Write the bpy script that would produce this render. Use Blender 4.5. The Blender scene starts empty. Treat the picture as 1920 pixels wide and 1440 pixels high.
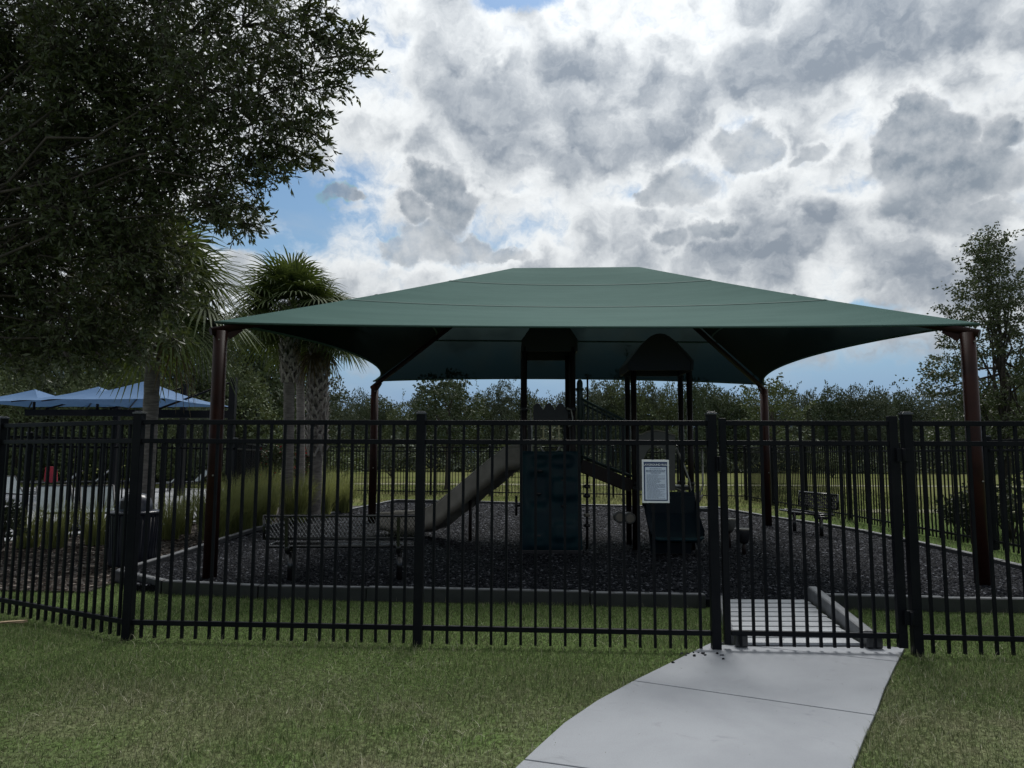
import bpy, math, random
import numpy as np
from mathutils import Vector, Matrix, Quaternion
random.seed(7); rng = np.random.default_rng(7)
S = bpy.context.scene
COL = S.collection
R = math.radians
# ------------------------------------------------------------------ camera
F_PX, CAM_Z, PITCH, ROLL = 1331.0, 1.57, math.atan(132/1331.0), R(0.25)
_f = Vector((0, math.cos(PITCH), math.sin(PITCH))); _u0 = Vector((0, -math.sin(PITCH), math.cos(PITCH))); _r0 = Vector((1, 0, 0))
_r = _r0*math.cos(ROLL) + _u0*math.sin(ROLL); _u = _u0*math.cos(ROLL) - _r0*math.sin(ROLL)
CAMP = Vector((0, 0, CAM_Z))
cd = bpy.data.cameras.new('camera'); cam = bpy.data.objects.new('camera', cd); COL.objects.link(cam)
cd.sensor_width = 36; cd.lens = 36*F_PX/1920; cd.clip_end = 5000; cd.clip_start = 0.05
m = Matrix((_r, _u, -_f)).transposed().to_4x4(); m.translation = CAMP; cam.matrix_world = m
S.camera = cam
def ray(x, y): return _f*F_PX + _r*(x-960) + _u*(720-y)
def P(x, y, Y):
    d = ray(x, y); return CAMP + d*(Y/d.y)
def G(x, y, z=0.0):
    d = ray(x, y); return CAMP + d*((z-CAM_Z)/d.z)
def AE(x, y):
    d = ray(x, y).normalized(); return math.atan2(d.x, d.y), math.asin(d.z)
S.view_settings.view_transform = 'Standard'; S.view_settings.look = 'None'
S.view_settings.exposure = 0.0; S.view_settings.gamma = 1.0
S.render.engine = 'CYCLES'
try:
    S.cycles.use_denoising = True; S.cycles.denoiser = 'OPENIMAGEDENOISE'
    S.cycles.denoising_input_passes = 'RGB_ALBEDO_NORMAL'
    S.cycles.use_adaptive_sampling = True; S.cycles.adaptive_threshold = .02
    S.cycles.max_bounces = 6; S.cycles.diffuse_bounces = 3; S.cycles.glossy_bounces = 2; S.cycles.transparent_max_bounces = 8
except Exception: pass
# ------------------------------------------------------------------ node helper
class NT:
    def __init__(s, nt): s.nt = nt; s.nodes = nt.nodes; s.links = nt.links
    def new(s, t, **k):
        n = s.nodes.new(t)
        for a, b in k.items(): setattr(n, a, b)
        return n
    def put(s, sock, v):
        if hasattr(v, 'node'): s.links.new(v, sock)
        elif v is not None: sock.default_value = v
    def m(s, op, a, b=None, c=None, clamp=False):
        n = s.new('ShaderNodeMath', operation=op, use_clamp=clamp)
        s.put(n.inputs[0], a); s.put(n.inputs[1], b); s.put(n.inputs[2], c)
        return n.outputs[0]
    def vm(s, op, a, b=None):
        n = s.new('ShaderNodeVectorMath', operation=op); s.put(n.inputs[0], a); s.put(n.inputs[1], b)
        return n.outputs[0]
    def noise(s, vec, scale, detail=4, rough=.5, dist=0.0, color=False):
        n = s.new('ShaderNodeTexNoise'); s.put(n.inputs['Vector'], vec)
        n.inputs['Scale'].default_value = scale; n.inputs['Detail'].default_value = detail
        n.inputs['Roughness'].default_value = rough; n.inputs['Distortion'].default_value = dist
        return n.outputs['Color' if color else 'Fac']
    def smooth(s, v, a, b, lo=0.0, hi=1.0):
        n = s.new('ShaderNodeMapRange', interpolation_type='SMOOTHSTEP'); s.put(n.inputs[0], v)
        n.inputs[1].default_value = a; n.inputs[2].default_value = b; n.inputs[3].default_value = lo; n.inputs[4].default_value = hi
        return n.outputs[0]
    def mix(s, f, a, b, blend='MIX'):
        n = s.new('ShaderNodeMix', data_type='RGBA', blend_type=blend); s.put(n.inputs[0], f)
        for i, v in ((6, a), (7, b)):
            if isinstance(v, (tuple, list)) and len(v) == 3: v = (*v, 1)
            s.put(n.inputs[i], v)
        return n.outputs[2]
    def xyz(s, x, y, z):
        n = s.new('ShaderNodeCombineXYZ'); s.put(n.inputs[0], x); s.put(n.inputs[1], y); s.put(n.inputs[2], z); return n.outputs[0]
    def sep(s, v):
        n = s.new('ShaderNodeSeparateXYZ'); s.put(n.inputs[0], v); return n.outputs
# ------------------------------------------------------------------ sky and sun
SUN_AZ, SUN_EL = R(14), R(54)
K = 10.0      # the background strength is 1/K
def build_world():
    w = bpy.data.worlds.new('World'); S.world = w; w.use_nodes = True
    t = NT(w.node_tree)
    for n in list(t.nodes): t.nodes.remove(n)
    out = t.new('ShaderNodeOutputWorld'); bg = t.new('ShaderNodeBackground'); t.links.new(bg.outputs[0], out.inputs[0])
    bg.inputs['Strength'].default_value = 1/K
    sky = t.new('ShaderNodeTexSky', sky_type='NISHITA'); sky.sun_disc = False
    sky.sun_elevation = SUN_EL; sky.sun_rotation = SUN_AZ; sky.air_density = 1.3; sky.dust_density = .6
    d = t.new('ShaderNodeTexCoord').outputs['Generated']
    x, y, z = t.sep(d)
    az = t.m('ARCTAN2', x, y); el = t.m('ARCSINE', z)
    ca, ce = SUN_AZ, SUN_EL
    sd = (math.sin(ca)*math.cos(ce), math.cos(ca)*math.cos(ce), math.sin(ce))
    dn = t.new('ShaderNodeVectorMath', operation='DOT_PRODUCT'); t.put(dn.inputs[0], d); dn.inputs[1].default_value = sd
    glow = t.m('POWER', t.m('MAXIMUM', dn.outputs['Value'], 0.0), 9.0)
    ds = t.vm('NORMALIZE', t.vm('ADD', d, tuple(v*.022 for v in sd)))      # a step towards the sun, for the lit side of every billow
    def blob(cx, cy, rx, ry, a, e):
        ca, ce = AE(cx, cy)
        u = t.m('DIVIDE', t.m('SUBTRACT', a, ca), rx/1331.0); v = t.m('DIVIDE', t.m('SUBTRACT', e, ce), ry/1331.0)
        return t.m('SQRT', t.m('ADD', t.m('MULTIPLY', u, u), t.m('MULTIPLY', v, v)))
    def field(blobs, a, e, lo=0.0, hi=1.25):
        f = None
        for b in blobs:
            k = t.smooth(blob(*b, a, e), lo, hi, 1.0, 0.0); f = k if f is None else t.m('MAXIMUM', f, k)
        return f
    def cen(v, k): return t.m('MULTIPLY', t.m('SUBTRACT', v, .5), k)
    def warped(dv, a1, a2, s1=5.5, s2=19):
        x, y, z = t.sep(dv); az = t.m('ARCTAN2', x, y); el = t.m('ARCSINE', z)
        w1 = t.sep(t.noise(dv, s1, 3, .5, 0, True)); w2 = t.sep(t.noise(dv, s2, 6, .6, 0, True))
        return (t.m('ADD', az, t.m('ADD', cen(w1[0], a1), cen(w2[0], a2))), t.m('ADD', el, t.m('ADD', cen(w1[1], a1*.8), cen(w2[1], a2))))
    HEAVY = [(1620, 90, 330, 130), (1130, 150, 180, 70), (900, 200, 130, 60), (1760, 330, 200, 150), (1500, 430, 260, 70), (1250, 250, 170, 70), (1000, 300, 160, 50), (1850, 520, 200, 60)]
    LIGHT = [(700, 60, 140, 110), (1080, 50, 150, 60), (1010, 420, 130, 80), (1590, 200, 120, 50), (650, 480, 160, 60), (1480, 560, 120, 40), (1150, 340, 90, 60), (980, 330, 90, 60), (1560, 350, 110, 40), (700, 300, 90, 70), (1830, 140, 120, 50)]
    aw, ew = warped(d, .13, .055)
    wv = t.vm('SCALE', t.vm('SUBTRACT', t.noise(d, 16, 4, .6, 0, True), (.5, .5, .5))); wv.node.inputs['Scale'].default_value = .085
    def deck(dv):
        q = t.vm('MULTIPLY', t.vm('ADD', dv, wv), (1, 1, 1.35))
        vo = t.new('ShaderNodeTexVoronoi', feature='SMOOTH_F1'); t.put(vo.inputs['Vector'], q); vo.inputs['Scale'].default_value = 17; vo.inputs['Smoothness'].default_value = .40
        return t.m('ADD', t.m('MULTIPLY', t.m('SUBTRACT', .42, vo.outputs['Distance']), .60), cen(t.noise(q, 12, 6, .64), 1.25))
    HEADS = [(800, 335, 50, 40), (838, 352, 55, 45), (775, 378, 55, 42), (850, 400, 75, 55), (800, 440, 95, 52), (750, 465, 60, 36), (880, 462, 90, 34), (950, 478, 60, 24),
             (625, 370, 42, 22), (660, 372, 46, 18), (1290, 330, 46, 36), (1255, 355, 62, 38), (1310, 358, 50, 34), (1220, 372, 40, 24), (1415, 258, 46, 40), (1375, 275, 50, 34), (1440, 282, 44, 34), (1400, 300, 70, 26),
             (1532, 285, 40, 26), (1500, 300, 34, 18), (1738, 195, 44, 40), (1712, 240, 58, 46), (1775, 245, 62, 52), (1700, 305, 70, 48), (1775, 330, 110, 70), (1850, 330, 95, 75), (1720, 385, 90, 46), (1830, 410, 110, 46), (1880, 240, 50, 40),
             (1250, 455, 50, 30), (1340, 440, 70, 26)]
    ah, eh = warped(d, .05, .05, 8, 24)
    hfield = t.m('SUBTRACT', t.m('MULTIPLY', field(HEADS, ah, eh, .0, 1.55), .95), .50)
    n0 = cen(t.noise(d, 15, 7, .62), 1.05); n1_ = cen(t.noise(ds, 15, 7, .62), 1.05)
    val = t.m('ADD', hfield, n0); hl = t.m('SUBTRACT', n0, n1_)
    D0 = deck(d); lit = t.m('SUBTRACT', D0, deck(ds))
    D = t.m('ADD', t.m('ADD', D0, cen(t.noise(d, 3.4, 2, .5), .55)), t.m('MULTIPLY', t.m('SUBTRACT', field(HEAVY, aw, ew), field(LIGHT, aw, ew)), .30))
    D = t.m('SUBTRACT', D, t.smooth(val, -.42, -.05, 0.0, .15))      # backlit glow round every head
    gaps = field([(545, 388, 155, 90), (420, 452, 170, 30), (985, -8, 90, 24), (1640, 592, 90, 20)], aw, ew, -.1, 1.35)
    hi = t.smooth(el, R(4.0), R(12.5), -.46, .50)
    cov = t.smooth(t.m('SUBTRACT', t.m('ADD', D, hi), t.m('MULTIPLY', gaps, 1.0)), -.34, .30)
    thick = t.smooth(D, -.29, .29)
    shade = t.m('ADD', t.m('SUBTRACT', .93, t.m('MULTIPLY', thick, .84)), t.m('MULTIPLY', lit, .95))
    shade = t.m('MINIMUM', t.m('MAXIMUM', shade, 0.0), 1.15)
    cloud = t.mix(shade, (.275, .320, .380), (.90, .93, .945))
    # --- clear sky, pale blue towards the horizon
    clear = t.mix(1.0, sky.outputs[0], (.80, .97, 1.08, 1), 'MULTIPLY')
    clear = t.vm('SCALE', clear); t.put(clear.node.inputs['Scale'], .085)
    low = t.smooth(el, R(2), R(13), 1.0, 0.0)
    clear = t.mix(t.m('MULTIPLY', low, .85), clear, (.200, .335, .60))
    wisp = t.m('MULTIPLY', t.smooth(t.noise(t.vm('MULTIPLY', d, (1, 1, 3.2)), 5.5, 6, .55, .4), .42, .72), .34)
    clear = t.mix(wisp, clear, (.46, .55, .65))
    col = t.mix(cov, clear, cloud)
    # --- cumulus heads in front: soft lobes whose outline is warped and eaten into by noise
    mk = t.smooth(val, -.10, .15)
    mk = t.m('MULTIPLY', mk, t.smooth(t.noise(d, 6.5, 3, .5), .36, .56, .62, 1.0))
    th = t.smooth(val, -.10, .26)
    hs = t.m('MINIMUM', t.m('MAXIMUM', t.m('ADD', t.m('SUBTRACT', .72, t.m('MULTIPLY', th, .52)), t.m('MULTIPLY', hl, 1.9)), 0.0), 1.1)
    hc = t.mix(hs, (.225, .275, .335), (.78, .80, .82))
    col = t.mix(t.m('MULTIPLY', mk, .92), col, hc, 'DARKEN')
    # --- brighter round the veiled sun, dull and dark behind the camera
    behind = t.smooth(y, -.35, .55, .65, 1.0)
    g = t.m('MULTIPLY', behind, t.m('ADD', .92, t.m('MULTIPLY', glow, .55)))
    fin = t.vm('SCALE', col); t.put(fin.node.inputs['Scale'], t.m('MULTIPLY', g, K))
    t.links.new(fin, bg.inputs['Color'])
    try: w.cycles.sampling_method = 'MANUAL'; w.cycles.sample_map_resolution = 1024
    except Exception: pass
build_world()
sl = bpy.data.lights.new('sun', 'SUN'); so = bpy.data.objects.new('sun', sl); COL.objects.link(so)
sl.energy = 2.4; sl.angle = R(20); sl.color = (1, .975, .93)
so.rotation_euler = (R(90)-SUN_EL, 0, math.pi-SUN_AZ)
# ------------------------------------------------------------------ materials
def mat(name, c1, c2=None, rough=.6, scale=8, detail=5, bump=0.0, bscale=None, metal=0.0, island=0.0, spec=.5, transl=0.0, lo=.35, hi=.65, coat=0, tcol=None, stretch=None):
    ma = bpy.data.materials.new(name); ma.use_nodes = True; t = NT(ma.node_tree)
    b = t.nodes['Principled BSDF']; b.inputs['Roughness'].default_value = rough; b.inputs['Metallic'].default_value = metal
    b.inputs['Specular IOR Level'].default_value = spec
    geo = t.new('ShaderNodeNewGeometry'); pos = geo.outputs['Position']
    if stretch: pos = t.vm('MULTIPLY', pos, stretch)
    c2 = c2 or tuple(v*.75 for v in c1)
    n = t.noise(pos, scale, detail, .6)
    f = t.smooth(n, lo, hi)
    if island: 
        f = t.m('ADD', t.m('MULTIPLY', f, 1-island), t.m('MULTIPLY', geo.outputs['Random Per Island'], island))
    c = t.mix(f, c1, c2)
    t.links.new(c, b.inputs['Base Color'])
    if bump:
        bn = t.new('ShaderNodeBump'); bn.inputs['Strength'].default_value = bump; bn.inputs['Distance'].default_value = .02
        t.put(bn.inputs['Height'], t.noise(pos, bscale or scale*6, 4, .6)); t.links.new(bn.outputs[0], b.inputs['Normal'])
    if transl:
        tr = t.new('ShaderNodeBsdfTranslucent'); 
        if tcol: tr.inputs['Color'].default_value = (*tcol, 1)
        else: t.links.new(c, tr.inputs['Color'])
        mx = t.new('ShaderNodeMixShader'); mx.inputs[0].default_value = transl
        t.links.new(b.outputs[0], mx.inputs[1]); t.links.new(tr.outputs[0], mx.inputs[2])
        t.links.new(mx.outputs[0], t.nodes['Material Output'].inputs['Surface'])
    return ma
M = {}
M['fence'] = mat('black_powder_coat', (.006, .007, .010), (.010, .011, .014), .42, 3, spec=.10)
M['fence_cap'] = mat('post_cap_coat', (.05, .05, .052), (.07, .07, .07), .2, 3, spec=.8)
M['brown'] = mat('brown_steel', (.034, .012, .009), (.020, .008, .007), .45, 4, spec=.15)
M['play_post'] = mat('play_brown_steel', (.018, .011, .010), (.011, .007, .007), .4, 4, spec=.2)
M['navy'] = mat('navy_plastic', (.004, .018, .027), (.005, .026, .033), .42, 5, bump=.05, spec=.15)
M['dark_navy'] = mat('dark_navy_plastic', (.003, .008, .014), (.004, .011, .017), .45, 5, spec=.2)
M['roof'] = mat('dark_roof_plastic', (.006, .008, .018), (.008, .010, .022), .6, 5)
M['black'] = mat('black_plastic', (.010, .010, .013), (.016, .016, .02), .5, 5)
M['tan'] = mat('tan_plastic', (.25, .225, .19), (.19, .17, .14), .5, 4, bump=.05)
M['greypanel'] = mat('grey_panel', (.10, .10, .095), (.08, .08, .075), .55, 3)
M['steel'] = mat('galvanised_steel', (.30, .29, .26), (.18, .18, .16), .35, 12, metal=.6)
M['green'] = mat('dark_green_coat', (.012, .028, .026), (.016, .034, .03), .4, 5)
M['timber'] = mat('border_plastic', (.016, .018, .022), (.028, .030, .034), .4, 6, bump=.1, spec=.8)
M['ramp'] = mat('ramp_boards', (.46, .48, .51), (.34, .36, .385), .40, 3, 7, bump=.12, bscale=40, stretch=(1, 6, 1), spec=.6)
M['rampbeam'] = mat('ramp_beam', (.15, .157, .168), (.10, .105, .112), .4, 5, bump=.1)
M['bin'] = mat('bin_navy_steel', (.008, .010, .02), (.012, .014, .024), .42, 4)
M['bin_lid'] = mat('bin_dome', (.03, .034, .05), (.04, .043, .058), .28, 4)
M['bench'] = mat('bench_coat', (.010, .010, .012), (.016, .016, .018), .2, 6, spec=.8)
M['blue'] = mat('blue_fabric', (.080, .175, .345), (.070, .16, .32), .8, 2, transl=.12)
M['dark_steel'] = mat('umbrella_steel', (.005, .006, .009), (.008, .008, .011), .5, 3, spec=.15)
M['sling'] = mat('grey_sling', (.20, .24, .26), (.16, .2, .22), .7, 3)
M['sling_blue'] = mat('pale_blue_sling', (.25, .32, .40), (.2, .27, .35), .7, 3)
M['red_towel'] = mat('red_towel', (.40, .03, .05), (.3, .03, .05), .9, 3)
M['palmtrunk'] = mat('palm_bark', (.24, .215, .205), (.13, .117, .112), .9, 6, 7, bump=.6, bscale=14, stretch=(1, 1, 5))
M['palmboot'] = mat('palm_boots', (.52, .48, .45), (.22, .19, .18), .9, 9, 6, bump=.4, island=.4)
M['frond'] = mat('palm_frond', (.050, .085, .028), (.085, .112, .036), .6, 2, spec=.2, island=.6, transl=.22, tcol=(.13, .17, .035))
M['frond_dead'] = mat('dry_frond', (.16, .12, .05), (.10, .075, .035), .8, 3, island=.6, transl=.2)
M['bark'] = mat('oak_bark', (.075, .062, .052), (.04, .034, .03), .9, 9, 6, bump=.6, stretch=(1, 1, .3))
M['oakleaf'] = mat('oak_leaf', (.048, .070, .032), (.095, .112, .056), .42, 1.2, island=.7, transl=.2, tcol=(.10, .12, .03), spec=.35)
M['youngleaf'] = mat('young_oak_leaf', (.06, .08, .04), (.11, .125, .06), .45, 1.5, island=.7, transl=.18, tcol=(.07, .10, .02))
M['farleaf'] = mat('far_leaf', (.044, .072, .036), (.082, .110, .052), .7, .25, 4, island=.45, transl=.14, tcol=(.05, .06, .015))
M['farleaf2'] = mat('far_leaf_grey', (.056, .082, .052), (.098, .122, .072), .7, .25, 4, island=.45, transl=.14, tcol=(.06, .06, .02))
M['farleaf3'] = mat('far_leaf_pale', (.070, .105, .044), (.118, .152, .062), .7, .25, 4, island=.45, transl=.16, tcol=(.08, .08, .02))
M['shrub'] = mat('shrub_leaf', (.03, .045, .018), (.06, .075, .03), .6, 2, island=.6, transl=.15)
M['pale_border'] = mat('pale_plastic', (.22, .228, .24), (.14, .147, .158), .5, 5, 6)
M['track'] = mat('dirt_track', (.22, .215, .14), (.17, .17, .09), .95, 1.2, 6)
M['yellow'] = mat('pale_yellow_plastic', (.55, .50, .30), (.45, .41, .25), .5, 5)
M['red'] = mat('red_blossom', (.45, .02, .025), (.3, .01, .02), .6, 6, island=.5)
M['muhly'] = mat('ornamental_grass', (.125, .165, .058), (.235, .25, .105), .6, 3, island=.65, transl=.35, tcol=(.30, .32, .10))
def mat_chip(name, dark, mid, pale, share):
    ma = bpy.data.materials.new(name); ma.use_nodes = True; t = NT(ma.node_tree); b = t.nodes['Principled BSDF']
    r_ = t.new('ShaderNodeNewGeometry').outputs['Random Per Island']
    c = t.mix(t.smooth(r_, .1, .8), dark, mid); c = t.mix(t.smooth(r_, 1-share, 1.0), c, pale)
    t.links.new(c, b.inputs['Base Color']); b.inputs['Roughness'].default_value = .6; b.inputs['Specular IOR Level'].default_value = .04
    return ma
M['chip'] = mat_chip('rubber_chip', (.004, .005, .007), (.026, .028, .034), (.14, .147, .17), .12)
M['woodchip'] = mat_chip('wood_chip', (.012, .009, .008), (.055, .044, .036), (.30, .26, .23), .22)
M['white'] = mat('sign_white', (.84, .87, .90), (.80, .84, .88), .45, 3)
M['signnavy'] = mat('sign_navy', (.012, .035, .13), (.012, .032, .12), .45, 3)
M['signpale'] = mat('sign_pale', (.62, .70, .84), (.60, .68, .83), .45, 3)
M['signtext'] = mat('sign_print', (.05, .08, .18), (.05, .08, .18), .5, 3)
M['stick'] = mat('dry_bark_strip', (.45, .34, .22), (.35, .26, .17), .9, 20)

def mat_concrete(name, a, b, stain):
    ma = bpy.data.materials.new(name); ma.use_nodes = True; t = NT(ma.node_tree); bs = t.nodes['Principled BSDF']
    pos = t.new('ShaderNodeNewGeometry').outputs['Position']
    c = t.mix(t.smooth(t.noise(pos, .9, 6, .6, .3), .35, .68), a, b)
    c = t.mix(t.m('MULTIPLY', t.smooth(t.noise(pos, 3.1, 7, .65, 1.2), .60, .74), .55), c, stain)
    c = t.mix(t.m('MULTIPLY', t.smooth(t.noise(pos, 160, 3, .6), .35, .75), .20), c, tuple(v*.55 for v in b))
    v = t.new('ShaderNodeTexVoronoi'); v.inputs['Scale'].default_value = 5.5; t.put(v.inputs['Vector'], pos)
    c = t.mix(t.m('MULTIPLY', t.smooth(v.outputs['Distance'], .0, .035, 1.0, 0.0), .5), c, (.08, .075, .07))
    t.links.new(c, bs.inputs['Base Color']); bs.inputs['Roughness'].default_value = .85
    bn = t.new('ShaderNodeBump'); bn.inputs['Strength'].default_value = .25; bn.inputs['Distance'].default_value = .004
    t.put(bn.inputs['Height'], t.noise(pos, 120, 4, .7)); t.links.new(bn.outputs[0], bs.inputs['Normal'])
    return ma
M['path'] = mat_concrete('path_concrete', (.355, .374, .405), (.295, .312, .342), (.205, .216, .235))
M['deckc'] = mat_concrete('pool_deck_concrete', (.38, .39, .41), (.30, .31, .33), (.21, .21, .22))
def mat_turf(name, blades):
    """short lawn near the camera, olive meadow farther off, with dry patches"""
    ma = bpy.data.materials.new(name); ma.use_nodes = True; t = NT(ma.node_tree); b = t.nodes['Principled BSDF']
    geo = t.new('ShaderNodeNewGeometry'); pos = geo.outputs['Position']; x, y, z = t.sep(pos)
    dry = t.smooth(t.noise(pos, .55, 5, .6, .4), .40, .62)
    dry2 = t.smooth(t.noise(pos, 2.2, 5, .6, .2), .45, .70)
    # dry tone fades out with distance, greener by and behind the fence
    front = t.smooth(y, 4.4, 5.7, .95, .05)
    dr = t.m('MULTIPLY', t.m('ADD', t.m('MULTIPLY', dry, .55), t.m('MULTIPLY', dry2, .45)), front, clamp=True)
    c = t.mix(dr, (.138, .208, .070), (.245, .240, .155))
    if blades:
        c = t.mix(t.m('MULTIPLY', t.smooth(geo.outputs['Random Per Island'], .55, 1.0), .65), c, (.42, .39, .26))
        c = t.mix(t.m('MULTIPLY', t.smooth(geo.outputs['Random Per Island'], .40, .0), .7), c, (.022, .042, .012))
    else:
        c = t.mix(t.smooth(t.noise(pos, 30, 4, .7), .35, .7), c, (.035, .038, .018))
    far = t.smooth(y, 15, 24)
    fcol = t.mix(t.smooth(t.noise(t.vm('MULTIPLY', pos, (.35, 1.6, 1)), .35, 6, .65, .3), .36, .64), (.115, .142, .046), (.175, .172, .082))
    fcol = t.mix(t.m('MULTIPLY', t.smooth(t.noise(pos, 6, 4, .7), .4, .7), .5), fcol, (.05, .06, .02))
    c = t.mix(far, c, fcol)
    t.links.new(c, b.inputs['Base Color']); b.inputs['Roughness'].default_value = .7; b.inputs['Specular IOR Level'].default_value = .2 if blades else 0.0
    if blades:
        tr = t.new('ShaderNodeBsdfTranslucent'); t.links.new(c, tr.inputs['Color'])
        mx = t.new('ShaderNodeMixShader'); mx.inputs[0].default_value = .25
        t.links.new(b.outputs[0], mx.inputs[1]); t.links.new(tr.outputs[0], mx.inputs[2]); t.links.new(mx.outputs[0], t.nodes['Material Output'].inputs['Surface'])
    return ma
M['turf'] = mat_turf('turf', False); M['blade'] = mat_turf('turf_blades', True)
M['rubber'] = mat('rubber_mulch', (.005, .006, .008), (.020, .021, .025), .7, 45, 5, bump=1.0, bscale=50, spec=0.0)
M['mulch'] = mat('wood_mulch', (.016, .012, .010), (.06, .05, .042), .9, 30, 5, bump=1.0, bscale=40)
def mat_fabric():
    """woven shade cloth: opaque at a slant, slightly see-through head-on, as an open weave is"""
    ma = bpy.data.materials.new('green_shade_cloth'); ma.use_nodes = True; t = NT(ma.node_tree); b = t.nodes['Principled BSDF']
    pos = t.new('ShaderNodeNewGeometry').outputs['Position']
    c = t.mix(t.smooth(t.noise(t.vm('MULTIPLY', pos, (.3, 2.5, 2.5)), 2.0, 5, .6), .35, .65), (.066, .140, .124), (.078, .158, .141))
    c = t.mix(t.new('ShaderNodeNewGeometry').outputs['Backfacing'], c, (.005, .016, .015))      # underside shade painted in: back faces get a near-black green
    t.links.new(c, b.inputs['Base Color']); b.inputs['Roughness'].default_value = .85; b.inputs['Specular IOR Level'].default_value = .1
    lw = t.new('ShaderNodeLayerWeight'); lw.inputs[0].default_value = .5
    fac = t.m('MULTIPLY', t.m('POWER', t.m('SUBTRACT', 1.0, lw.outputs['Facing']), 3.0), .095)
    tp = t.new('ShaderNodeBsdfTransparent'); tp.inputs[0].default_value = (.62, .92, .86, 1)
    mx = t.new('ShaderNodeMixShader'); t.put(mx.inputs[0], fac)
    t.links.new(b.outputs[0], mx.inputs[1]); t.links.new(tp.outputs[0], mx.inputs[2]); t.links.new(mx.outputs[0], t.nodes['Material Output'].inputs['Surface'])
    return ma
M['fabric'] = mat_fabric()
M['seam'] = mat('cloth_seam', (.060, .128, .114), (.066, .134, .120), .85, 3)
# ------------------------------------------------------------------ mesh helpers
LOC = {}
def V(*a): return Vector(a)
class MB:
    def __init__(s): s.v = []; s.f = []; s.sm = []
    def add(s, verts, faces, smooth=False):
        o = len(s.v); s.v += [tuple(p) for p in verts]; s.f += [tuple(i+o for i in f) for f in faces]; s.sm += [smooth]*len(faces); return s
    def box(s, c, size, rot=None):
        a, b, d = size[0]/2, size[1]/2, size[2]/2
        vs = [Vector((x, y, z)) for x in (-a, a) for y in (-b, b) for z in (-d, d)]
        if rot is not None: vs = [rot @ v for v in vs]
        c = Vector(c)
        return s.add([v+c for v in vs], [(0, 1, 3, 2), (4, 6, 7, 5), (0, 4, 5, 1), (2, 3, 7, 6), (0, 2, 6, 4), (1, 5, 7, 3)])
    def bar(s, p, q, w, h, up=(0, 0, 1)):
        p, q = Vector(p), Vector(q); d = (q-p); L = d.length; d.normalize()
        side = d.cross(Vector(up)); 
        if side.length < 1e-4: side = d.cross(Vector((1, 0, 0)))
        side.normalize(); u = side.cross(d)
        return s.box((p+q)/2, (w, L, h), Matrix((side, d, u)).transposed())
    def tube(s, pts, r, n=8, cap=True):
        pts = [Vector(p) for p in pts]; k = len(pts)
        rs = r if isinstance(r, (list, tuple)) else [r]*k
        vs = []; ref = None
        for i, p in enumerate(pts):
            d = (pts[min(i+1, k-1)]-pts[max(i-1, 0)]).normalized()
            if ref is None:
                ref = d.cross(V(0, 0, 1)) if abs(d.z) < .9 else d.cross(V(1, 0, 0))
            a = (ref - d*ref.dot(d)).normalized(); b = d.cross(a); ref = a
            vs += [p + (a*math.cos(j*2*math.pi/n)+b*math.sin(j*2*math.pi/n))*rs[i] for j in range(n)]
        fs = [(i*n+j, i*n+(j+1) % n, (i+1)*n+(j+1) % n, (i+1)*n+j) for i in range(k-1) for j in range(n)]
        s.add(vs, fs, True)
        if cap:
            o = len(s.v)-len(vs)
            s.f += [tuple(o+j for j in range(n))[::-1], tuple(o+(k-1)*n+j for j in range(n))]; s.sm += [False, False]
        return s
    def lathe(s, prof, c=(0, 0, 0), n=24, smooth=True):
        c = Vector(c); k = len(prof)
        vs = [c+V(r*math.cos(j*2*math.pi/n), r*math.sin(j*2*math.pi/n), z) for r, z in prof for j in range(n)]
        fs = [(i*n+j, i*n+(j+1) % n, (i+1)*n+(j+1) % n, (i+1)*n+j) for i in range(k-1) for j in range(n)]
        return s.add(vs, fs, smooth)
    def prism(s, poly, axis, a, b, smooth_side=False):
        """poly: 2-D outline; axis 'y': outline in x,z run from y=a to y=b; 'z': outline in x,y; 'x': outline in y,z"""
        mk = {'y': lambda p, t: (p[0], t, p[1]), 'z': lambda p, t: (p[0], p[1], t), 'x': lambda p, t: (t, p[0], p[1])}[axis]
        n = len(poly)
        o = len(s.v)
        s.add([mk(p, a) for p in poly]+[mk(p, b) for p in poly], [tuple(range(n))[::-1], tuple(range(n, 2*n))])
        s.f += [(o+i, o+(i+1) % n, o+n+(i+1) % n, o+n+i) for i in range(n)]; s.sm += [smooth_side]*n
        return s
    def sphere(s, c, r, n=12, m=8, sq=(1, 1, 1)):
        c = Vector(c); vs = []; 
        for i in range(m+1):
            th = math.pi*i/m
            for j in range(n): vs.append(c+V(r*sq[0]*math.sin(th)*math.cos(2*math.pi*j/n), r*sq[1]*math.sin(th)*math.sin(2*math.pi*j/n), r*sq[2]*math.cos(th)))
        return s.add(vs, [(i*n+j, (i+1)*n+j, (i+1)*n+(j+1) % n, i*n+(j+1) % n) for i in range(m) for j in range(n)], True)
    def build(s, name, ma, parent=None, bevel=0, loc=None):
        me = bpy.data.meshes.new(name)
        off = Vector(LOC.get(parent.name, (0, 0, 0))) if parent else Vector(loc or (0, 0, 0))
        me.from_pydata([tuple(Vector(v)-off) for v in s.v], [], s.f)
        me.polygons.foreach_set('use_smooth', s.sm); me.update()
        o = bpy.data.objects.new(name, me); COL.objects.link(o); me.materials.append(M[ma] if isinstance(ma, str) else ma)
        if parent: o.parent = parent
        else: o.location = off
        LOC[o.name] = off
        if bevel:
            b = o.modifiers.new('bevel', 'BEVEL'); b.width = bevel; b.segments = 2; b.limit_method = 'ANGLE'
        return o
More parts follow.
